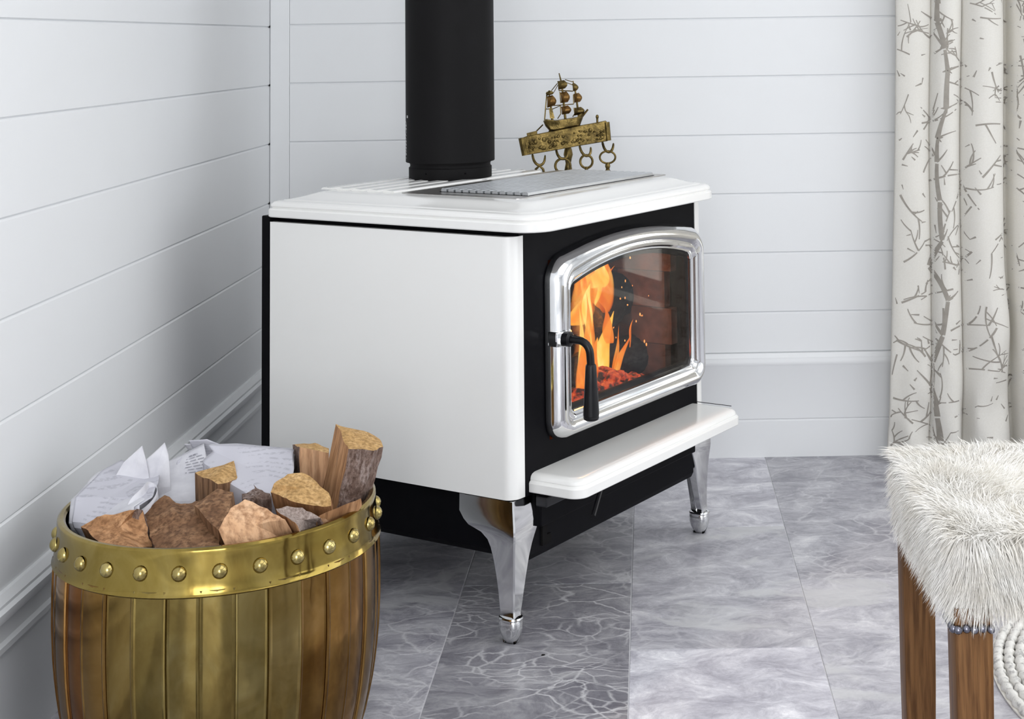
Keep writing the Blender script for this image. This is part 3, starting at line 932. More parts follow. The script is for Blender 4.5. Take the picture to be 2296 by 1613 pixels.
LOG_INFO = {
    'A': ('tall split log with grey bark leaning out over the right rim', 'split_wood', ['end_grain', ['split_wood', 'bark', 'bark', 'bark', 'split_wood']]),
    'B': ('narrow upright split log standing left behind the tallest log', 'split_wood', ['end_grain', ['split_wood', 'split_wood', 'split_wood', 'pale_split_wood', 'bark']]),
    'C': ('half round log with domed yellow end, left of the bark log', 'split_wood', ['end_grain', ['bark', 'bark', 'bark', 'bark', 'bark', 'split_wood', 'split_wood', 'split_wood', 'split_wood']]),
    'D': ('small pale wedge of wood at the right edge of the basket', 'split_wood', ['pale_split_wood', ['split_wood'] * 5]),
    'E': ('broad pale orange log lying at the front rim of the basket', 'split_wood', ['pale_split_wood', ['split_wood'] * 8]),
    'F': ('log with a grey sawn end beside the small right wedge', 'bark', ['grey_end', ['bark', 'bark', 'bark', 'bark', 'bark', 'split_wood', 'split_wood', 'split_wood']]),
    'G': ('brown split log at the left front under the crumpled paper', 'split_wood', ['split_wood', ['dark_split_wood', 'bark', 'bark', 'bark', 'dark_split_wood', 'dark_split_wood', 'dark_split_wood']]),
    'H': ('dark log with peeling layered bark at the middle front', 'bark', ['dark_split_wood', ['bark', 'bark', 'bark', 'dark_split_wood', 'split_wood', 'dark_split_wood', 'bark', 'bark']]),
    'I': ('upright wedge with a yellow triangular top in the middle', 'dark_split_wood', ['end_grain', ['split_wood', 'split_wood', 'dark_split_wood', 'dark_split_wood']]),
    'J': ('small reddish bark chunk half hidden behind the domed log', 'bark', ['bark', ['bark'] * 5]),
    'K': ('dark splintered piece standing in front of the yellow wedge', 'dark_split_wood', ['dark_split_wood', ['dark_split_wood'] * 5]),
}
for key, poly, ext in LOGS:
    label, inner, (top, sides) = LOG_INFO[key]
    P_ = [Vector(p) for p in poly]
    E_ = Vector(ext)
    c_ = sum(P_, Vector()) / len(P_)
    q = (-E_).to_track_quat('Z', 'X')
    iq = q.inverted()
    top_l = [iq @ (p - c_) for p in P_]
    bot_l = [iq @ (p + E_ - c_ + (c_ - p) * .06) for p in P_]
    mats = sorted(set([top, inner] + sides))
    n = len(P_)
    cc = sum(top_l, Vector()) / n
    m = MB()
    ctr = cc + Vector((0, 0, .004))
    m.add(top_l + [ctr], [(i, (i + 1) % n, n) for i in range(n)], mats.index(top))
    for i in range(n):
        j = (i + 1) % n
        m.add([top_l[i], top_l[j], bot_l[j], bot_l[i]], [(0, 1, 2, 3)], mats.index(sides[i]))
    m.add(bot_l, [tuple(range(n))], mats.index(inner))
    me = m.mesh('firewood_log', [M[x] for x in mats], 0)
    bm = bmesh.new(); bm.from_mesh(me)
    for it in range(4):
        long_e = [e for e in bm.edges if e.calc_length() > .011]
        if not long_e: break
        bmesh.ops.subdivide_edges(bm, edges=long_e, cuts=1, use_grid_fill=True)
    bmesh.ops.triangulate(bm, faces=[f for f in bm.faces if len(f.verts) > 4])
    barky = {mats.index(x) for x in mats if x == 'bark'}
    off = Vector((ord(key) * 3.7, ord(key) * 1.3, 0))
    for v in bm.verts:
        b = any(f.material_index in barky for f in v.link_faces)
        p = v.co
        s1 = mnoise.noise_vector(Vector((p.x * 30, p.y * 30, p.z * 7)) + off) * .0030
        s2 = mnoise.noise_vector(Vector((p.x * 110, p.y * 110, p.z * (60 if b else 14))) + off) * (.0026 if b else .0012)
        v.co = p + s1 + s2
    bm.normal_update(); bm.to_mesh(me); bm.free()
    me.polygons.foreach_set('use_smooth', [True] * len(me.polygons)); me.set_sharp_from_angle(angle=R(32))
    o = bpy.data.objects.new('firewood_log', me); LINK(o)
    o.location = c_; o.rotation_mode = 'QUATERNION'; o.rotation_quaternion = q
    tag(o, label, 'log', 'firewood in the brass basket')
# ------------------------------------------------------------------ newspaper crumpled in behind the logs
PAPERS = {
    'p1': [[[0.0874,-1.46,0.3178],[0.0757,-1.42,0.3419],[0.0819,-1.34,0.3559],[0.0913,-1.28,0.3519]],[[0.1154,-1.48,0.3206],[0.1264,-1.42,0.3409],[0.137,-1.36,0.3448],[0.1494,-1.3,0.3338]],[[0.187,-1.49,0.3488],[0.1919,-1.45,0.3486],[0.1785,-1.38,0.3467],[0.1591,-1.32,0.3413]]],
    'p2a': [[[0.1049,-1.35,0.3394],[0.1138,-1.345,0.3567],[0.1204,-1.34,0.3678]],[[0.1337,-1.35,0.3358],[0.138,-1.335,0.3662],[0.1412,-1.32,0.3882]],[[0.1573,-1.34,0.3324],[0.1526,-1.33,0.3518],[0.1473,-1.32,0.3651]]],
    'p2b': [[[0.1467,-1.335,0.328],[0.1441,-1.32,0.3492],[0.1427,-1.31,0.3624]],[[0.1673,-1.335,0.3276],[0.1652,-1.315,0.3602],[0.1681,-1.3,0.3863]],[[0.1863,-1.33,0.329],[0.1815,-1.315,0.3503],[0.1754,-1.3,0.3681]]],
    'p3': [[[0.1658,-1.34,0.3178],[0.1495,-1.29,0.331],[0.1417,-1.26,0.3403]],[[0.2073,-1.36,0.3142],[0.1839,-1.28,0.3308],[0.1755,-1.24,0.3513]],[[0.2365,-1.36,0.3161],[0.2275,-1.28,0.3365],[0.2091,-1.24,0.3693]]],
    'p4': [[[0.2192,-1.27,0.3534],[0.2239,-1.24,0.3584],[0.2143,-1.23,0.3626]],[[0.2754,-1.33,0.3401],[0.2783,-1.28,0.3486],[0.2583,-1.23,0.3618]],[[0.3219,-1.36,0.3258],[0.3197,-1.3,0.3404],[0.2997,-1.22,0.3557]],[[0.3619,-1.34,0.3319],[0.359,-1.3,0.3461],[0.3419,-1.22,0.3497]]],
    'p5': [[[0.1664,-1.26,0.3451],[0.1791,-1.225,0.3552],[0.1766,-1.235,0.3672]],[[0.1934,-1.25,0.3353],[0.2009,-1.23,0.3495],[0.2021,-1.23,0.3681]],[[0.2403,-1.25,0.3344],[0.2347,-1.23,0.3489],[0.2251,-1.225,0.3571]]],
}
PAPER_LABEL = {
    'p1': 'white newspaper bent into a loop at the left rim of the basket',
    'p2a': 'left of two pointed newspaper corners sticking up at the back left',
    'p2b': 'right of two pointed newspaper corners sticking up at the back left',
    'p3': 'newspaper sheet with faint lines of print behind the middle logs',
    'p4': 'folded stack of newspaper at the back right beside the upright log',
    'p5': 'crumpled newspaper end rising behind the printed sheet',
}
def bilin(g, s, t):
    nr, nc = len(g), len(g[0])
    a, b = s * (nr - 1), t * (nc - 1)
    i, j = min(int(a), nr - 2), min(int(b), nc - 2)
    a -= i; b -= j
    V_ = lambda p: Vector(p)
    return (V_(g[i][j]) * (1 - a) * (1 - b) + V_(g[i + 1][j]) * a * (1 - b) + V_(g[i][j + 1]) * (1 - a) * b + V_(g[i + 1][j + 1]) * a * b)
def tri(x): return abs((x % 2.0) - 1.0) - .5
def crease(p, seed, amp):
    """sharp folds: a few crossed triangle waves, each along its own direction"""
    r_ = random.Random(int(seed * 100))
    d = Vector((0, 0, 0))
    for f in (14, 23, 38):
        n_ = Vector((r_.uniform(-1, 1), r_.uniform(-1, 1), r_.uniform(-1, 1))).normalized()
        q_ = Vector((r_.uniform(-.5, .5), -1, r_.uniform(.1, .7))).normalized()
        d += q_ * tri(p.dot(n_) * f + r_.random() * 2 + .5 * mnoise.noise(p * 12)) * amp * (20.0 / f)
    return d
def sheet(g, seed, amp, nu=30, nv=22, lift=Vector((0, 0, 0))):
    m = MB(); vs = []
    for i in range(nu + 1):
        for j in range(nv + 1):
            p = bilin(g, i / nu, j / nv)
            vs.append(p + crease(p, seed, amp) + lift)
    n = nv + 1
    m.add(vs, [(i * n + j, (i + 1) * n + j, (i + 1) * n + j + 1, i * n + j + 1) for i in range(nu) for j in range(nv)])
    return m
def paper_obj(name, m, parent=None, thick=.0006, mat='newsprint'):
    o = m.build(name, M[mat], parent, smooth=12)
    sd = o.modifiers.new('thickness', 'SOLIDIFY'); sd.thickness = thick; sd.offset = 0
    return o
def dropped(g, d=.07):
    """carry a sheet on down into the basket"""
    cx, cy = BX, BY
    return [[[r[0][0] + (cx - r[0][0]) * .18, r[0][1] + (cy - r[0][1]) * .1, r[0][2] - d]] + r for r in g]
for i, (key, g) in enumerate(PAPERS.items()):
    o = paper_obj('newspaper', sheet(dropped(g), i * 5.3 + 1, .0085 if key != 'p4' else .0065))
    tag(o, PAPER_LABEL[key], 'newspaper', 'newspaper kindling in the basket')
    if key == 'p1':
        # rolled-over edge: a strip curling round to the right
        m = MB(); vs = []
        cen = [Vector((.168, -1.468, .338)), Vector((.181, -1.452, .348)), Vector((.183, -1.425, .352)), Vector((.176, -1.405, .349)), Vector((.190, -1.402, .344)), Vector((.199, -1.425, .338)), Vector((.196, -1.46, .330)), Vector((.176, -1.485, .322))]
        for k_, p in enumerate(cen):
            vs += [p + Vector((0, 0, .012)), p + Vector((.004, -.002, -.012)), p + Vector((.006, -.002, -.03))]
        m.add(vs, [(k_ * 3 + q_, k_ * 3 + 3 + q_, k_ * 3 + 4 + q_, k_ * 3 + 1 + q_) for k_ in range(len(cen) - 1) for q_ in (0, 1)])
        c2 = paper_obj('rolled_edge', m, o); sb = c2.modifiers.new('curl', 'SUBSURF'); sb.levels = sb.render_levels = 2
        c2.modifiers.move(1, 0)
    if key in ('p4', 'p1', 'p5'):
        for q_ in ((1, 2, 3) if key == 'p4' else (1,)):
            g2 = []
            for r in g:         # the leaves fan out: each one lies a little in front of and above the last
                n_ = len(r) - 1
                g2.append([[p[0] + .004 * q_ * (1 if key == 'p4' else 2.0), p[1] - (.019 if key == 'p4' else .004) * q_, p[2] + (.0045 if key == 'p4' else .0035) * q_ + .003 * (t_ == n_)] for t_, p in enumerate(r)])
            paper_obj('folded_leaf', sheet(dropped(g2, .05), i * 5.3 + 1 + q_ * 1.7, .0062), o, mat='printed_shaded_newsprint' if q_ % 2 else 'newsprint')
    if key == 'p3':
        m = MB()
        for ln in range(7):
            t0 = .50 + ln * .045 if ln else .86
            t0 = .88 - ln * .055
            s0, s1 = (.66, .84) if ln == 0 else (.60 + .02 * (ln % 2), .95)
            N = 12
            top, botm = [], []
            for q_ in range(N + 1):
                s_ = s0 + (s1 - s0) * q_ / N
                for t_, lst in ((t0, top), (t0 - (.024 if ln == 0 else .012), botm)):
                    p = bilin(dropped(g), s_, .33 + .67 * t_)
                    lst.append(p + crease(p, i * 5.3 + 1, .0085) + Vector((.0004, -.0016, .0008)))
            for q_ in range(N):
                if (q_ * 7 + ln * 3) % 5 == 0: continue
                m.add([top[q_], top[q_ + 1], botm[q_ + 1], botm[q_]], [(0, 1, 2, 3)])
        m.build('print_lines', M['print_ink'], o, smooth=0)['kind'] = 'stuff'

# ------------------------------------------------------------------ brass fireside tool stand behind the stove
SX, SY = .7040, -.200
stand = thing('tool_stand', 'brass fireside tool stand topped by a three-masted sailing ship', 'tool stand', (SX, SY, 0))
KK = .000181
def C(cx, cy, y=0.0): return ((cx - 796) * KK, y, .684 + (1340 - cy) * KK)
def C2(cx, cy): return ((cx - 796) * KK, .684 + (1340 - cy) * KK)
br = M['antique_brass']
m = MB(); m.lathe([(.001, 0), (.088, 0), (.090, .004), (.086, .010), (.060, .016), (.030, .024), (.016, .034), (.010, .050)], 36); m.build('base', br, stand)
m = MB(); m.lathe([(.0055, .045), (.0055, .60), (.008, .605), (.0105, .615), (.0075, .628), (.0065, .640), (.0095, .655), (.0115, .668), (.0085, .684), (.0060, .697), (.0078, .706), (.0105, .716), (.0085, .727), (.0055, .735), (.0055, .75)], 18, c=(.0055, .006, 0)); m.build('pole', br, stand)
# tilted plaque
m = MB()
m.plate([C2(*p) for p in ((300, 1160), (272, 945), (330, 925), (640, 868), (985, 805), (1170, 775), (1295, 752), (1322, 790), (1332, 985), (1310, 1003), (960, 1055), (640, 1108))], -.010, .000)
pl = m.build('plaque', br, stand, smooth=0, bevel=.0015)
m = MB(); m.tube([C(262, 945, -.006), C(305, 1158, -.006)], .0075, 12); m.build('scroll_end', br, pl)
m = MB(); m.tube([C(1305, 770, -.006), C(1322, 995, -.006)], .0065, 12); m.build('scroll_end', br, pl)
m = MB(); rr = random.Random(5)
for i in range(46):
    t = rr.uniform(.06, .94); s_ = rr.uniform(.15, .85)
    cx = 290 + (1310 - 290) * t; cy = (950 - 170 * t) * (1 - s_) + (1150 - 150 * t) * s_
    a_ = rr.uniform(.0022, .0052)
    m.ell(C(cx, cy, -.010), a_, .0025, a_ * rr.uniform(.5, 1.2), 8, 5)
for cx, cy in ((390, 1040), (690, 965), (975, 950), (1250, 905)):
    for k_ in range(4): m.ell(C(cx + (k_ % 2) * 34 - 17, cy + (k_ // 2) * 46 - 23, -.0105), .0030, .0028, .0030, 8, 5)
m.build('relief', br, pl)['kind'] = 'stuff'
m = MB(); m.plate([C2(*p) for p in ((325, 890), (450, 862), (455, 905), (330, 932))], -.008, -.002); m.build('ledge', br, pl, smooth=0)
m = MB(); m.ell(C(1190, 705, -.005), .0036, .0036, .0050, 10, 8); m.tube([C(1190, 725, -.005), C(1190, 790, -.005)], .0024, 8); m.build('finial', br, pl)
# the ship
ship = MB()
hp = [C2(*p) for p in ((528, 745), (560, 722), (640, 735), (700, 735), (985, 695), (1022, 650), (1012, 720), (978, 806), (650, 868), (600, 862), (555, 810))]
hc = (sum(p[0] for p in hp) / len(hp), sum(p[1] for p in hp) / len(hp))
ship.loft([[(hc[0] + (x - hc[0]) * k_, y, hc[1] + (z - hc[1]) * k_) for x, z in hp] for y, k_ in ((-.016, .82), (-.013, .93), (-.008, 1), (.004, 1))])
sh = ship.build('ship', br, stand, smooth=40)
def bar(name, pts, r, mat=br, parent=sh):
    q = MB(); q.tube(pts, r, 8); return q.build(name, mat, parent)
bar('mast', [C(600, 375, -.004), C(622, 560, -.004), C(640, 740, -.004)], [.0014, .0022, .0028])
bar('mast', [C(728, 165, -.004), C(760, 300, -.004), C(800, 740, -.004)], [.0012, .0022, .0030])
bar('mast', [C(898, 262, -.004), C(930, 420, -.004), C(968, 730, -.004)], [.0012, .0020, .0028])
bar('bowsprit', [C(985, 720, -.006), C(1078, 612, -.006)], [.0032, .0020])
m = MB(); m.plate([C2(*p) for p in ((600, 590), (640, 596), (668, 715), (612, 715))], -.007, -.003); m.build('spanker', br, sh, smooth=0)
m = MB()
for a_, b_, r_ in (((705, 290), (632, 378), .0011), ((712, 310), (660, 400), .0009), ((800, 245), (900, 275), .0010), ((790, 270), (890, 310), .0010), ((578, 390), (545, 735), .0014), ((525, 790), (440, 872), .0017),
                   ((600, 860), (640, 895), .0030), ((660, 560), (905, 545), .0012), ((560, 600), (650, 600), .0012), ((650, 600), (745, 560), .0010), ((720, 375), (895, 388), .0014), ((740, 560), (745, 660), .0012), ((745, 660), (705, 720), .0012),
                   ((905, 590), (915, 660), .0012), ((915, 660), (890, 700), .0012), ((1020, 640), (1000, 700), .0012), ((735, 390), (745, 530), .0012), ((900, 430), (905, 540), .0012)):
    m.tube([C(*a_, -.005), C(*b_, -.005)], r_, 6)
m.build('rigging', br, sh)
def sail(tl, trr, brr, bl, bulge, mat):
    m = MB(); vs = []; n = 8
    for back in (0, 1):
        for i in range(n + 1):
            for j in range(n + 1):
                s_, t_ = i / n, j / n
                x = (tl[0] * (1 - s_) + trr[0] * s_) * (1 - t_) + (bl[0] * (1 - s_) + brr[0] * s_) * t_
                y = (tl[1] * (1 - s_) + trr[1] * s_) * (1 - t_) + (bl[1] * (1 - s_) + brr[1] * s_) * t_
                b = math.sin(PI * t_) * (.35 + .65 * s_)
                x += b * 26 * s_ + b * 10
                d = -.006 - bulge * math.sin(PI * t_) * (math.sin(PI * (.12 + .8 * s_)))
                vs.append(C(x, y, d + (.0016 if back else 0)))
    N = (n + 1) ** 2
    f = []
    for i in range(n):
        for j in range(n):
            a_ = i * (n + 1) + j
            f.append((a_, a_ + 1, a_ + n + 2, a_ + n + 1)); f.append((N + a_, N + a_ + n + 1, N + a_ + n + 2, N + a_ + 1))
    for i in range(n):
        for a_, b_ in (((i) * (n + 1), (i + 1) * (n + 1)), (i * (n + 1) + n, (i + 1) * (n + 1) + n), (i, i + 1), (n * (n + 1) + i, n * (n + 1) + i + 1)):
            f.append((a_, b_, N + b_, N + a_))
    m.add(vs, f)
    return m.build('sail', mat, sh, smooth=50)
cs = M['old_copper_sail']
sail((562, 405), (608, 372), (640, 425), (566, 440), .003, br)
sail((578, 445), (645, 432), (668, 560), (578, 585), .010, cs)
sail((706, 262), (788, 250), (800, 352), (716, 368), .008, br)
sail((742, 402), (815, 388), (830, 520), (752, 530), .011, cs)
sail((748, 575), (832, 560), (845, 660), (758, 672), .011, cs)
sail((886, 295), (918, 290), (940, 382), (896, 390), .007, br)
sail((902, 420), (965, 408), (980, 520), (912, 528), .010, cs)
sail((912, 592), (990, 580), (1012, 665), (908, 688), .010, br)
# four hooks under the plaque
for pts in (((392, 1140), (400, 1195), (425, 1250), (470, 1285), (515, 1275), (545, 1235), (548, 1150)), ((682, 1080), (690, 1130), (712, 1180), (755, 1212), (800, 1205), (830, 1165), (832, 1095)),
            ((968, 1040), (980, 1100), (1010, 1155), (1055, 1182), (1095, 1165), (1110, 1120), (1105, 1065)), ((1248, 1000), (1258, 1060), (1285, 1115), (1325, 1140), (1365, 1120), (1382, 1075), (1385, 1022))):
    n = len(pts)
    pp_ = [C(x, y, -.005 - .010 * math.sin(PI * i / (n - 1))) for i, (x, y) in enumerate(pts)]
    q = MB(); q.tube(pp_, [.0030, .0032, .0036, .0040, .0038, .0031, .0023], 8); o = q.build('hook', br, stand)
    sb = o.modifiers.new('round', 'SUBSURF'); sb.levels = sb.render_levels = 1

# the tools hang from the hooks by their ring handles
def tool(label, cx, cy, rx, rz, style, head, rr_=.0026, gap=False):
    px, _, pz = C(cx, cy)
    t = thing('fireside_tool', label, 'fireside tool', (SX + px, SY - .0145, 0), 0, 'tools hanging on the brass stand')
    m = MB()
    if gap:      # stirrup-shaped grip, open below
        m.tube([(-rx * 1.1, 0, pz - rz * 1.2), (-rx, 0, pz - rz * .3), (-rx * .7, 0, pz + rz * .55), (0, 0, pz + rz), (rx * .7, 0, pz + rz * .55), (rx, 0, pz - rz * .3), (rx * 1.1, 0, pz - rz * 1.2)], rr_, 8)
        m.tube([(-rx * 1.1, 0, pz - rz * 1.2), (-rx * .5, 0, pz - rz * 1.7), (0, 0, pz - rz * 1.85), (rx * .5, 0, pz - rz * 1.7), (rx * 1.1, 0, pz - rz * 1.2)], rr_, 8)
        low = pz - rz * 1.85
    else:
        m.tube([(rx * math.cos(a), 0, pz + rz * math.sin(a)) for a in [2 * PI * i / 22 for i in range(22)]], rr_, 8, closed=True)
        low = pz - rz
    m.build('ring_handle', br, t)
    m = MB()
    if style: m.lathe([(.0020, low + .002), (.0048, low - .001), (.0060, low - .006), (.0040, low - .012), (.0050, low - .015), (.0095, low - .018), (.0100, low - .021), (.0040, low - .024)][::-1], 14)
    else: m.lathe([(.0030, low + .003), (.0042, low - .004), (.0050, low - .010), (.0032, low - .016)][::-1], 14)
    m.lathe([(.0030, .14), (.0030, .40), (.0042, .41), (.0030, .42), (.0030, low - .012)], 10)
    m.build('shaft', br, t)
    m = MB()
    if head == 'poker': m.tube([(0, 0, .15), (0, 0, .07), (.006, 0, .05)], [.0035, .0035, .001], 8)
    elif head == 'shovel':
        m.plate([(-.022, .145), (.022, .145), (.028, .06), (.020, .045), (-.020, .045), (-.028, .06)], -.002, .001)
    elif head == 'brush': m.lathe([(.006, .15), (.012, .14), (.012, .125), (.016, .11), (.020, .06), (.018, .055), (.0, .055)][::-1], 16)
    else:
        for sgn in (-1, 1): m.tube([(0, 0, .15), (sgn * .010, 0, .12), (sgn * .012, 0, .07), (sgn * .003, 0, .05)], .0025, 8)
    m.build(head + '_head', br, t)
tool('brass fireside tool with stirrup grip on the leftmost hook of the ship stand', 480, 1375, 62 * KK, 90 * KK, 0, 'poker', .0029, True)
tool('brass fireside tool with large ring on the hook before the pole', 765, 1290, 92 * KK, 88 * KK, 0, 'shovel', .0029)
tool('brass fireside tool with small ring, hanging next right of the pole', 1053, 1243, 75 * KK, 78 * KK, 0, 'brush', .0027)
tool('brass fireside tool with knobbed neck on the rightmost hook of the ship stand', 1312, 1195, 95 * KK, 74 * KK, 1, 'tongs', .0023)

# ------------------------------------------------------------------ curtain with printed branches
X0 = 1.464
FOLDS = [(0, .0835, .016), (.0835, .151, .030), (.151, .243, .040), (.243, .262, -.030), (.262, .345, .040), (.345, .43, .032), (.43, .52, .04), (.52, .60, .03)]
CW = .60
def curtain_pt(s, z, off=0.0):
    """s: distance along the gathered width, z: height"""
    flare = (1.05 - z) / .95
    zf = max(0.0, min(1.3, flare))
    w = s + .006 * math.sin(z * 5 + s * 9) * (s > .02) * min(1, (s - .02) * 20 if s > .02 else 0)
    # the deep fold swings to the right lower down
    x = X0 + w - .0385 * zf ** 1.3 * (1 - s * 1.1) + .018 * zf * max(0, min(1, (s - .12) / .12)) * (1 if s < .35 else .6)
    y = -.085
    for a, b, h in FOLDS:
        if a <= s <= b:
            t = (s - a) / (b - a)
            if h > 0: y -= h * (math.sin(PI * t) ** .55)
            else: y -= h * math.sin(PI * t) ** 1.2
            break
    low = max(0.0, min(1.0, (.36 - z) / .30))
    if low:
        y += .012 * low * mnoise.noise(Vector((s * 22, z * 9, 3.1))) * 2
        y += .030 * low * math.exp(-((s - .225) / .022) ** 2) * math.exp(-((z - .19) / .10) ** 2)
        y += .030 * low * math.exp(-((s - .155) / .010) ** 2) * math.exp(-((z - .09) / .07) ** 2)
    bil = math.exp(-((z - .30) / .09) ** 2)
    x += .014 * bil * max(0, 1 - abs(s - .215) / .06)
    y -= .010 * bil * max(0, 1 - abs(s - .200) / .06)
    y += .004 * mnoise.noise(Vector((s * 14, z * 3.2, 0))) * 1.3
    return Vector((x, y - off, z))
m = MB()
ss = sorted(set([round(CW * i / 300, 5) for i in range(301)] + [a for f in FOLDS for a in f[:2]]))
zs = [.008 + (2.43 - .008) * (i / 130) ** 1.25 for i in range(131)]
vs = [curtain_pt(s, z) for z in zs for s in ss]
n = len(ss)
m.add(vs, [(i * n + j, i * n + j + 1, (i + 1) * n + j + 1, (i + 1) * n + j) for i in range(len(zs) - 1) for j in range(n - 1)])
cur = m.build('curtain', M['curtain_cloth'], smooth=75)
sd = cur.modifiers.new('thickness', 'SOLIDIFY'); sd.thickness = .0012; sd.offset = 1
sd.offset = 0
tag(cur, 'cream curtain printed with grey-brown bare branches at the right', 'curtain')
rr = random.Random(21)
m = MB()
def stroke(s, z, ang, L, w, bend, gap=True, taper=.35):
    """one printed twig as a narrow ribbon lying on the cloth; returns points along it"""
    n = max(3, int(L / .005))
    pts = []
    a = ang
    for i in range(n + 1):
        pts.append((s, z, a)); s += math.cos(a) * L / n; z += math.sin(a) * L / n; a += bend / n
    run = []
    skip = rr.randint(5, 11)
    rows = []
    for i, (ps, pz, pa) in enumerate(pts):
        if ps < .002 or ps > CW - .002 or pz < .012 or pz > 2.41:
            if len(rows) > 1: run.append(rows)
            rows = []
            continue
        hw = w * .5 * (1 - (1 - taper) * i / n)
        nx, nz = -math.sin(pa) * hw, math.cos(pa) * hw
        rows.append([curtain_pt(min(max(ps + nx * k_, 0), CW), pz + nz * k_, .0011) for k_ in ((1, -1) if w < .006 else (1, .5, 0, -.5, -1))])
        if gap and i and i % skip == 0:
            if len(rows) > 1: run.append(rows)
            rows = []
    if len(rows) > 1: run.append(rows)
    for rows in run:
        vs = [p for r_ in rows for p in r_]
        c_ = len(rows[0])
        m.add(vs, [(c_ * i + k_, c_ * i + k_ + 1, c_ * i + c_ + k_ + 1, c_ * i + c_ + k_) for i in range(len(rows) - 1) for k_ in range(c_ - 1)])
    return pts
# broken trunk down the middle pleat of each repeat
for base in (.108, .355, .53):
    z = .0; s = base
    while z < 2.4:
        L = rr.uniform(.045, .085)
        a = R(90) + rr.uniform(-.28, .28) + (s - base) * 9
        pts = stroke(s, z, a, L, rr.uniform(.0085, .0135), rr.uniform(-.35, .35), False, rr.uniform(.55, .9))
        s, z = pts[-1][0], pts[-1][1] + .004
        if rr.random() < .75:
            sg = rr.choice((-1, 1))
            stroke(s, z, R(90) - sg * rr.uniform(.6, 1.2), rr.uniform(.02, .05), rr.uniform(.004, .007), rr.uniform(-.5, .5), False)
        if rr.random() < .35:      # knot where branches meet
            for k_ in range(4): stroke(s, z, rr.uniform(0, 6.28), .012, .007, 0, False, .2)
def twig(s, z, a, L, w, depth):
    pts = stroke(s, z, a, L, w, rr.uniform(-.8, .8), rr.random() < .5, .5)
    if depth <= 0: return
    for k_ in range(2):
        q = pts[rr.randint(len(pts) // 5, len(pts) - 1)]
        twig(q[0], q[1], q[2] + rr.choice((-1, 1)) * rr.uniform(.5, 1.2), L * rr.uniform(.45, .85), w * .88, depth - 1)
nx_, nz_ = 10, 38
for i in range(nx_):
    for j in range(nz_):
        if rr.random() < .12: continue
        s_ = CW * (i + rr.random()) / nx_; z_ = 2.42 * (j + rr.random()) / nz_
        twig(s_, z_, rr.uniform(0, 2 * PI), rr.uniform(.040, .085), rr.uniform(.0030, .0048), 1 if rr.random() < .65 else 2)
for i in range(420):
    stroke(rr.uniform(0, CW), rr.uniform(.01, 2.4), rr.uniform(0, 2 * PI), rr.uniform(.008, .020), rr.uniform(.0030, .0048), 0, False)
m.build('branch_print', M['twig_print'], cur, smooth=75)['kind'] = 'stuff'

# ------------------------------------------------------------------ fur-covered stool
SA = R(1)
us = Vector((math.cos(SA), math.sin(SA), 0)); vs_ = Vector((math.sin(SA), -math.cos(SA), 0))
A0 = Vector((1.172, -1.690, 0))
SW, SD = .52, .345
so = A0 + us * SW / 2 + vs_ * SD / 2
stool = thing('fur_stool', 'wooden stool with long white fur seat in front of the curtain', 'stool', (so.x, so.y, 0), SA)
hx, hy, zt_, zb_ = SW / 2, SD / 2, .463, .388
m = MB()
prof = [(.03, zb_ - .002), (.008, zb_), (0, zb_ + .010), (0, zt_ - .030), (.004, zt_ - .015), (.014, zt_ - .004), (.03, zt_), (.10, zt_ + .004)]
m.loft([[(x, y, z) for x, y in rrect(-hx + i_ + .012, -hy + i_ + .012, hx - i_ - .012, hy - i_ - .012, max(.04 - i_ * .4, .01), 6)] for i_, z in prof])
seat = m.build('seat_cushion', M['hide'], stool, smooth=50)
# fur strands as thin tapering blades
nprng = np.random.default_rng(7)
def strands(P0, D, L, w):
    """P0 roots, D directions (unit), L lengths: returns verts, faces"""
    n = len(P0)
    side = np.cross(D, nprng.normal(size=(n, 3))); side /= np.linalg.norm(side, axis=1, keepdims=True) + 1e-9
    sag = np.zeros((n, 3)); sag[:, 2] = -L * .30
    mid = P0 + D * L[:, None] * .5 + sag * .25
    tip = P0 + D * L[:, None] + sag
    V_ = np.stack([P0 - side * w, P0 + side * w, mid - side * w * .8, mid + side * w * .8, tip], 1).reshape(-1, 3)
    b = np.arange(n)[:, None] * 5
    F3 = (b + np.array([[2, 3, 4]])); F4 = (b + np.array([[0, 1, 3, 2]]))
    return V_, F4, F3
n_top, n_side = 60000, 56000
r_ = nprng.random
tx = (r_(n_top) * 2 - 1) * (hx - .012); ty = (r_(n_top) * 2 - 1) * (hy - .012)
P1 = np.stack([tx, ty, np.full(n_top, zt_ - .001)], 1)
ang = 1.1 + 1.6 * np.sin(tx * 17 + 1) * np.cos(ty * 15) + 1.1 * np.sin(tx * 41 + ty * 33)
edge = np.maximum(np.abs(tx) / hx, np.abs(ty) / hy)[:, None] ** 5
comb = np.stack([np.cos(ang), np.sin(ang), np.full(n_top, .55)], 1) * .9
outw = np.stack([tx / hx, ty / hy, np.full(n_top, .25)], 1)
D1 = comb * (1 - edge) + outw * edge * 1.4 + nprng.normal(size=(n_top, 3)) * .30
D1[:, 2] = np.abs(D1[:, 2]) * .8 + .10
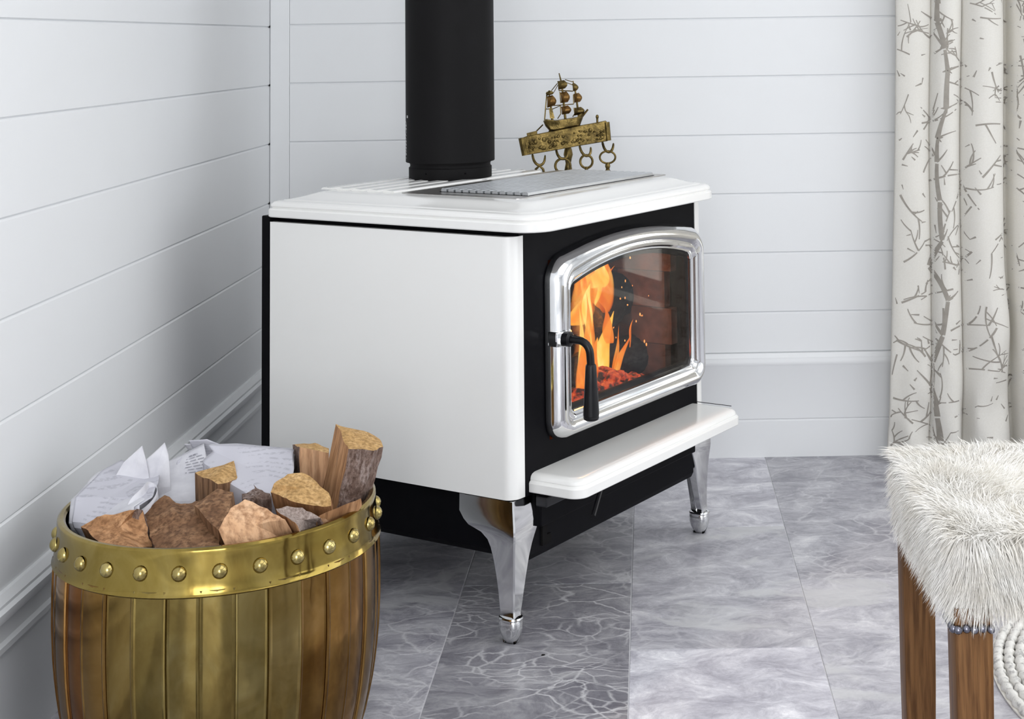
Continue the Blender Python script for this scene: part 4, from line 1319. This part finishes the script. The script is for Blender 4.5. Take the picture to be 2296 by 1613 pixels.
# sides
per = r_(n_side) * (4 * (hx + hy))
xs_, ys_, nx_, ny_ = np.zeros(n_side), np.zeros(n_side), np.zeros(n_side), np.zeros(n_side)
q1 = per < 2 * hx; q2 = (~q1) & (per < 4 * hx); q3 = (~q1) & (~q2) & (per < 4 * hx + 2 * hy); q4 = ~(q1 | q2 | q3)
e_ = .013
xs_[q1] = per[q1] - hx; ys_[q1] = -hy + e_; ny_[q1] = -1
xs_[q2] = per[q2] - 3 * hx; ys_[q2] = hy - e_; ny_[q2] = 1
ys_[q3] = per[q3] - 4 * hx - hy; xs_[q3] = -hx + e_; nx_[q3] = -1
ys_[q4] = per[q4] - 4 * hx - 3 * hy; xs_[q4] = hx - e_; nx_[q4] = 1
rc = .03
for sx in (-1, 1):
    for sy in (-1, 1):
        msk = (xs_ * sx > hx - e_ - rc) & (ys_ * sy > hy - e_ - rc)
        dx, dy = xs_[msk] * sx - (hx - e_ - rc), ys_[msk] * sy - (hy - e_ - rc)
        ll = np.hypot(dx, dy) + 1e-6
        xs_[msk] = sx * (hx - e_ - rc + dx / ll * rc); ys_[msk] = sy * (hy - e_ - rc + dy / ll * rc)
        nx_[msk] = sx * dx / ll; ny_[msk] = sy * dy / ll
zs_ = zb_ + .006 + r_(n_side) * (zt_ - zb_ - .008)
P2 = np.stack([xs_, ys_, zs_], 1)
D2 = np.stack([nx_ * .55, ny_ * .55, np.full(n_side, -.85)], 1) + nprng.normal(size=(n_side, 3)) * .22
hi = ((zs_ - zb_) / (zt_ - zb_))[:, None]
D2 += np.stack([nx_, ny_, np.full(n_side, .35)], 1) * .55 * hi ** 2
tang = np.stack([-ny_, nx_, np.zeros(n_side)], 1)
D2 += tang * (.35 * np.sin(xs_ * 40 + zs_ * 50) * np.cos(ys_ * 35))[:, None]
P_ = np.concatenate([P1, P2]); D_ = np.concatenate([D1, D2]); D_ /= np.linalg.norm(D_, axis=1, keepdims=True)
L_ = np.concatenate([nprng.uniform(.018, .034, n_top), nprng.uniform(.015, .027, n_side)])
V_, F4, F3 = strands(P_, D_, L_, .00050)
me = bpy.data.meshes.new('fur')
nv, n4, n3 = len(V_), len(F4), len(F3)
me.vertices.add(nv); me.vertices.foreach_set('co', V_.astype(np.float32).ravel())
loops = np.concatenate([F4.ravel(), F3.ravel()]).astype(np.int32)
me.loops.add(len(loops)); me.loops.foreach_set('vertex_index', loops)
me.polygons.add(n4 + n3)
me.polygons.foreach_set('loop_start', np.concatenate([np.arange(n4) * 4, n4 * 4 + np.arange(n3) * 3]).astype(np.int32))
me.polygons.foreach_set('use_smooth', [True] * (n4 + n3))
me.materials.append(M['fur'])
me.update(calc_edges=True); me.validate()
fur = bpy.data.objects.new('fur', me); LINK(fur); fur.parent = stool; fur['kind'] = 'stuff'
# legs, slightly tapering, with a row of nail heads where the hide is fixed
for sx in (-1, 1):
    for sy in (-1, 1):
        cx, cy = sx * (hx - .031), sy * (hy - .031)
        m = MB()
        w1, w0 = .0195, .0150
        m.loft([[(x, y, z) for x, y in rrect(cx - w + sx * o_, cy - w + sy * o_, cx + w + sx * o_, cy + w + sy * o_, .002, 2)] for z, w, o_ in ((0, w0, .0035), (.2, (w0 + w1) / 2 + .001, .0018), (.392, w1, 0))])
        lg = m.build('leg', M['oak_leg'], stool, smooth=30)
        q = MB(); q.ell((0, 0, 0), .0046, .0046, .0046, 10, 7)
        nm = q.mesh('nail_head', M['nail_head'], 60)
        for i in range(5):
            for face in (0, 1):
                t = -.0165 + .00825 * i
                o = bpy.data.objects.new('nail_head', nm); LINK(o); o.parent = lg
                o.location = (cx + t, cy + sy * (w1 + .0010),   .3720 + .001 * (i % 2)) if face == 0 else (cx + sx * (w1 + .0010), cy + t, .3720)

# ------------------------------------------------------------------ round braided rug
RC, RR = (1.885, -1.285), .50
m = MB(); rings = []
pitch = .0165
# even spacing along the cord
cord = []
step = .0062
th = 0.0
while True:
    r_ = .010 + pitch * th / (2 * PI)
    if r_ > RR - .008: break
    ph = len(cord)
    bump_ = 1 + .22 * math.sin(ph * 2 * PI / 4.3)
    cord.append((r_ * math.cos(th), r_ * math.sin(th), .0075, .0078 * bump_))
    th += step / max(r_, .008)
m = MB()
m.tube([(c[0], c[1], c[2] + .0008 * math.sin(i * 1.46)) for i, c in enumerate(cord)], [c[3] for c in cord], 7)
rug = m.build('rug', M['braided_wool'], smooth=70, loc=(RC[0], RC[1], .0))
tag(rug, 'round cream rug of braided wool cord under the fur stool', 'rug')
m = MB(); m.lathe([(.001, .0008), (RR - .010, .0008), (RR - .009, .004), (.001, .005)], 96, caps=False); m.build('backing', M['hide'], rug)

CHIP = (0.7100, -1.1197)
m = MB(); m.loft([[(x, y, z) for x, y in ((-.003, -.0015), (.0005, -.002), (.003, 0), (.0015, .0018), (-.002, .0015))] for z in (0, .0012)] + [[(0, 0, .0016)] * 5], True, False)
chip = m.build('ember_chip', M['char'], smooth=0, loc=(CHIP[0], CHIP[1], 0))
tag(chip, 'tiny black chip lying on the tile right of the front stove leg', 'chip')
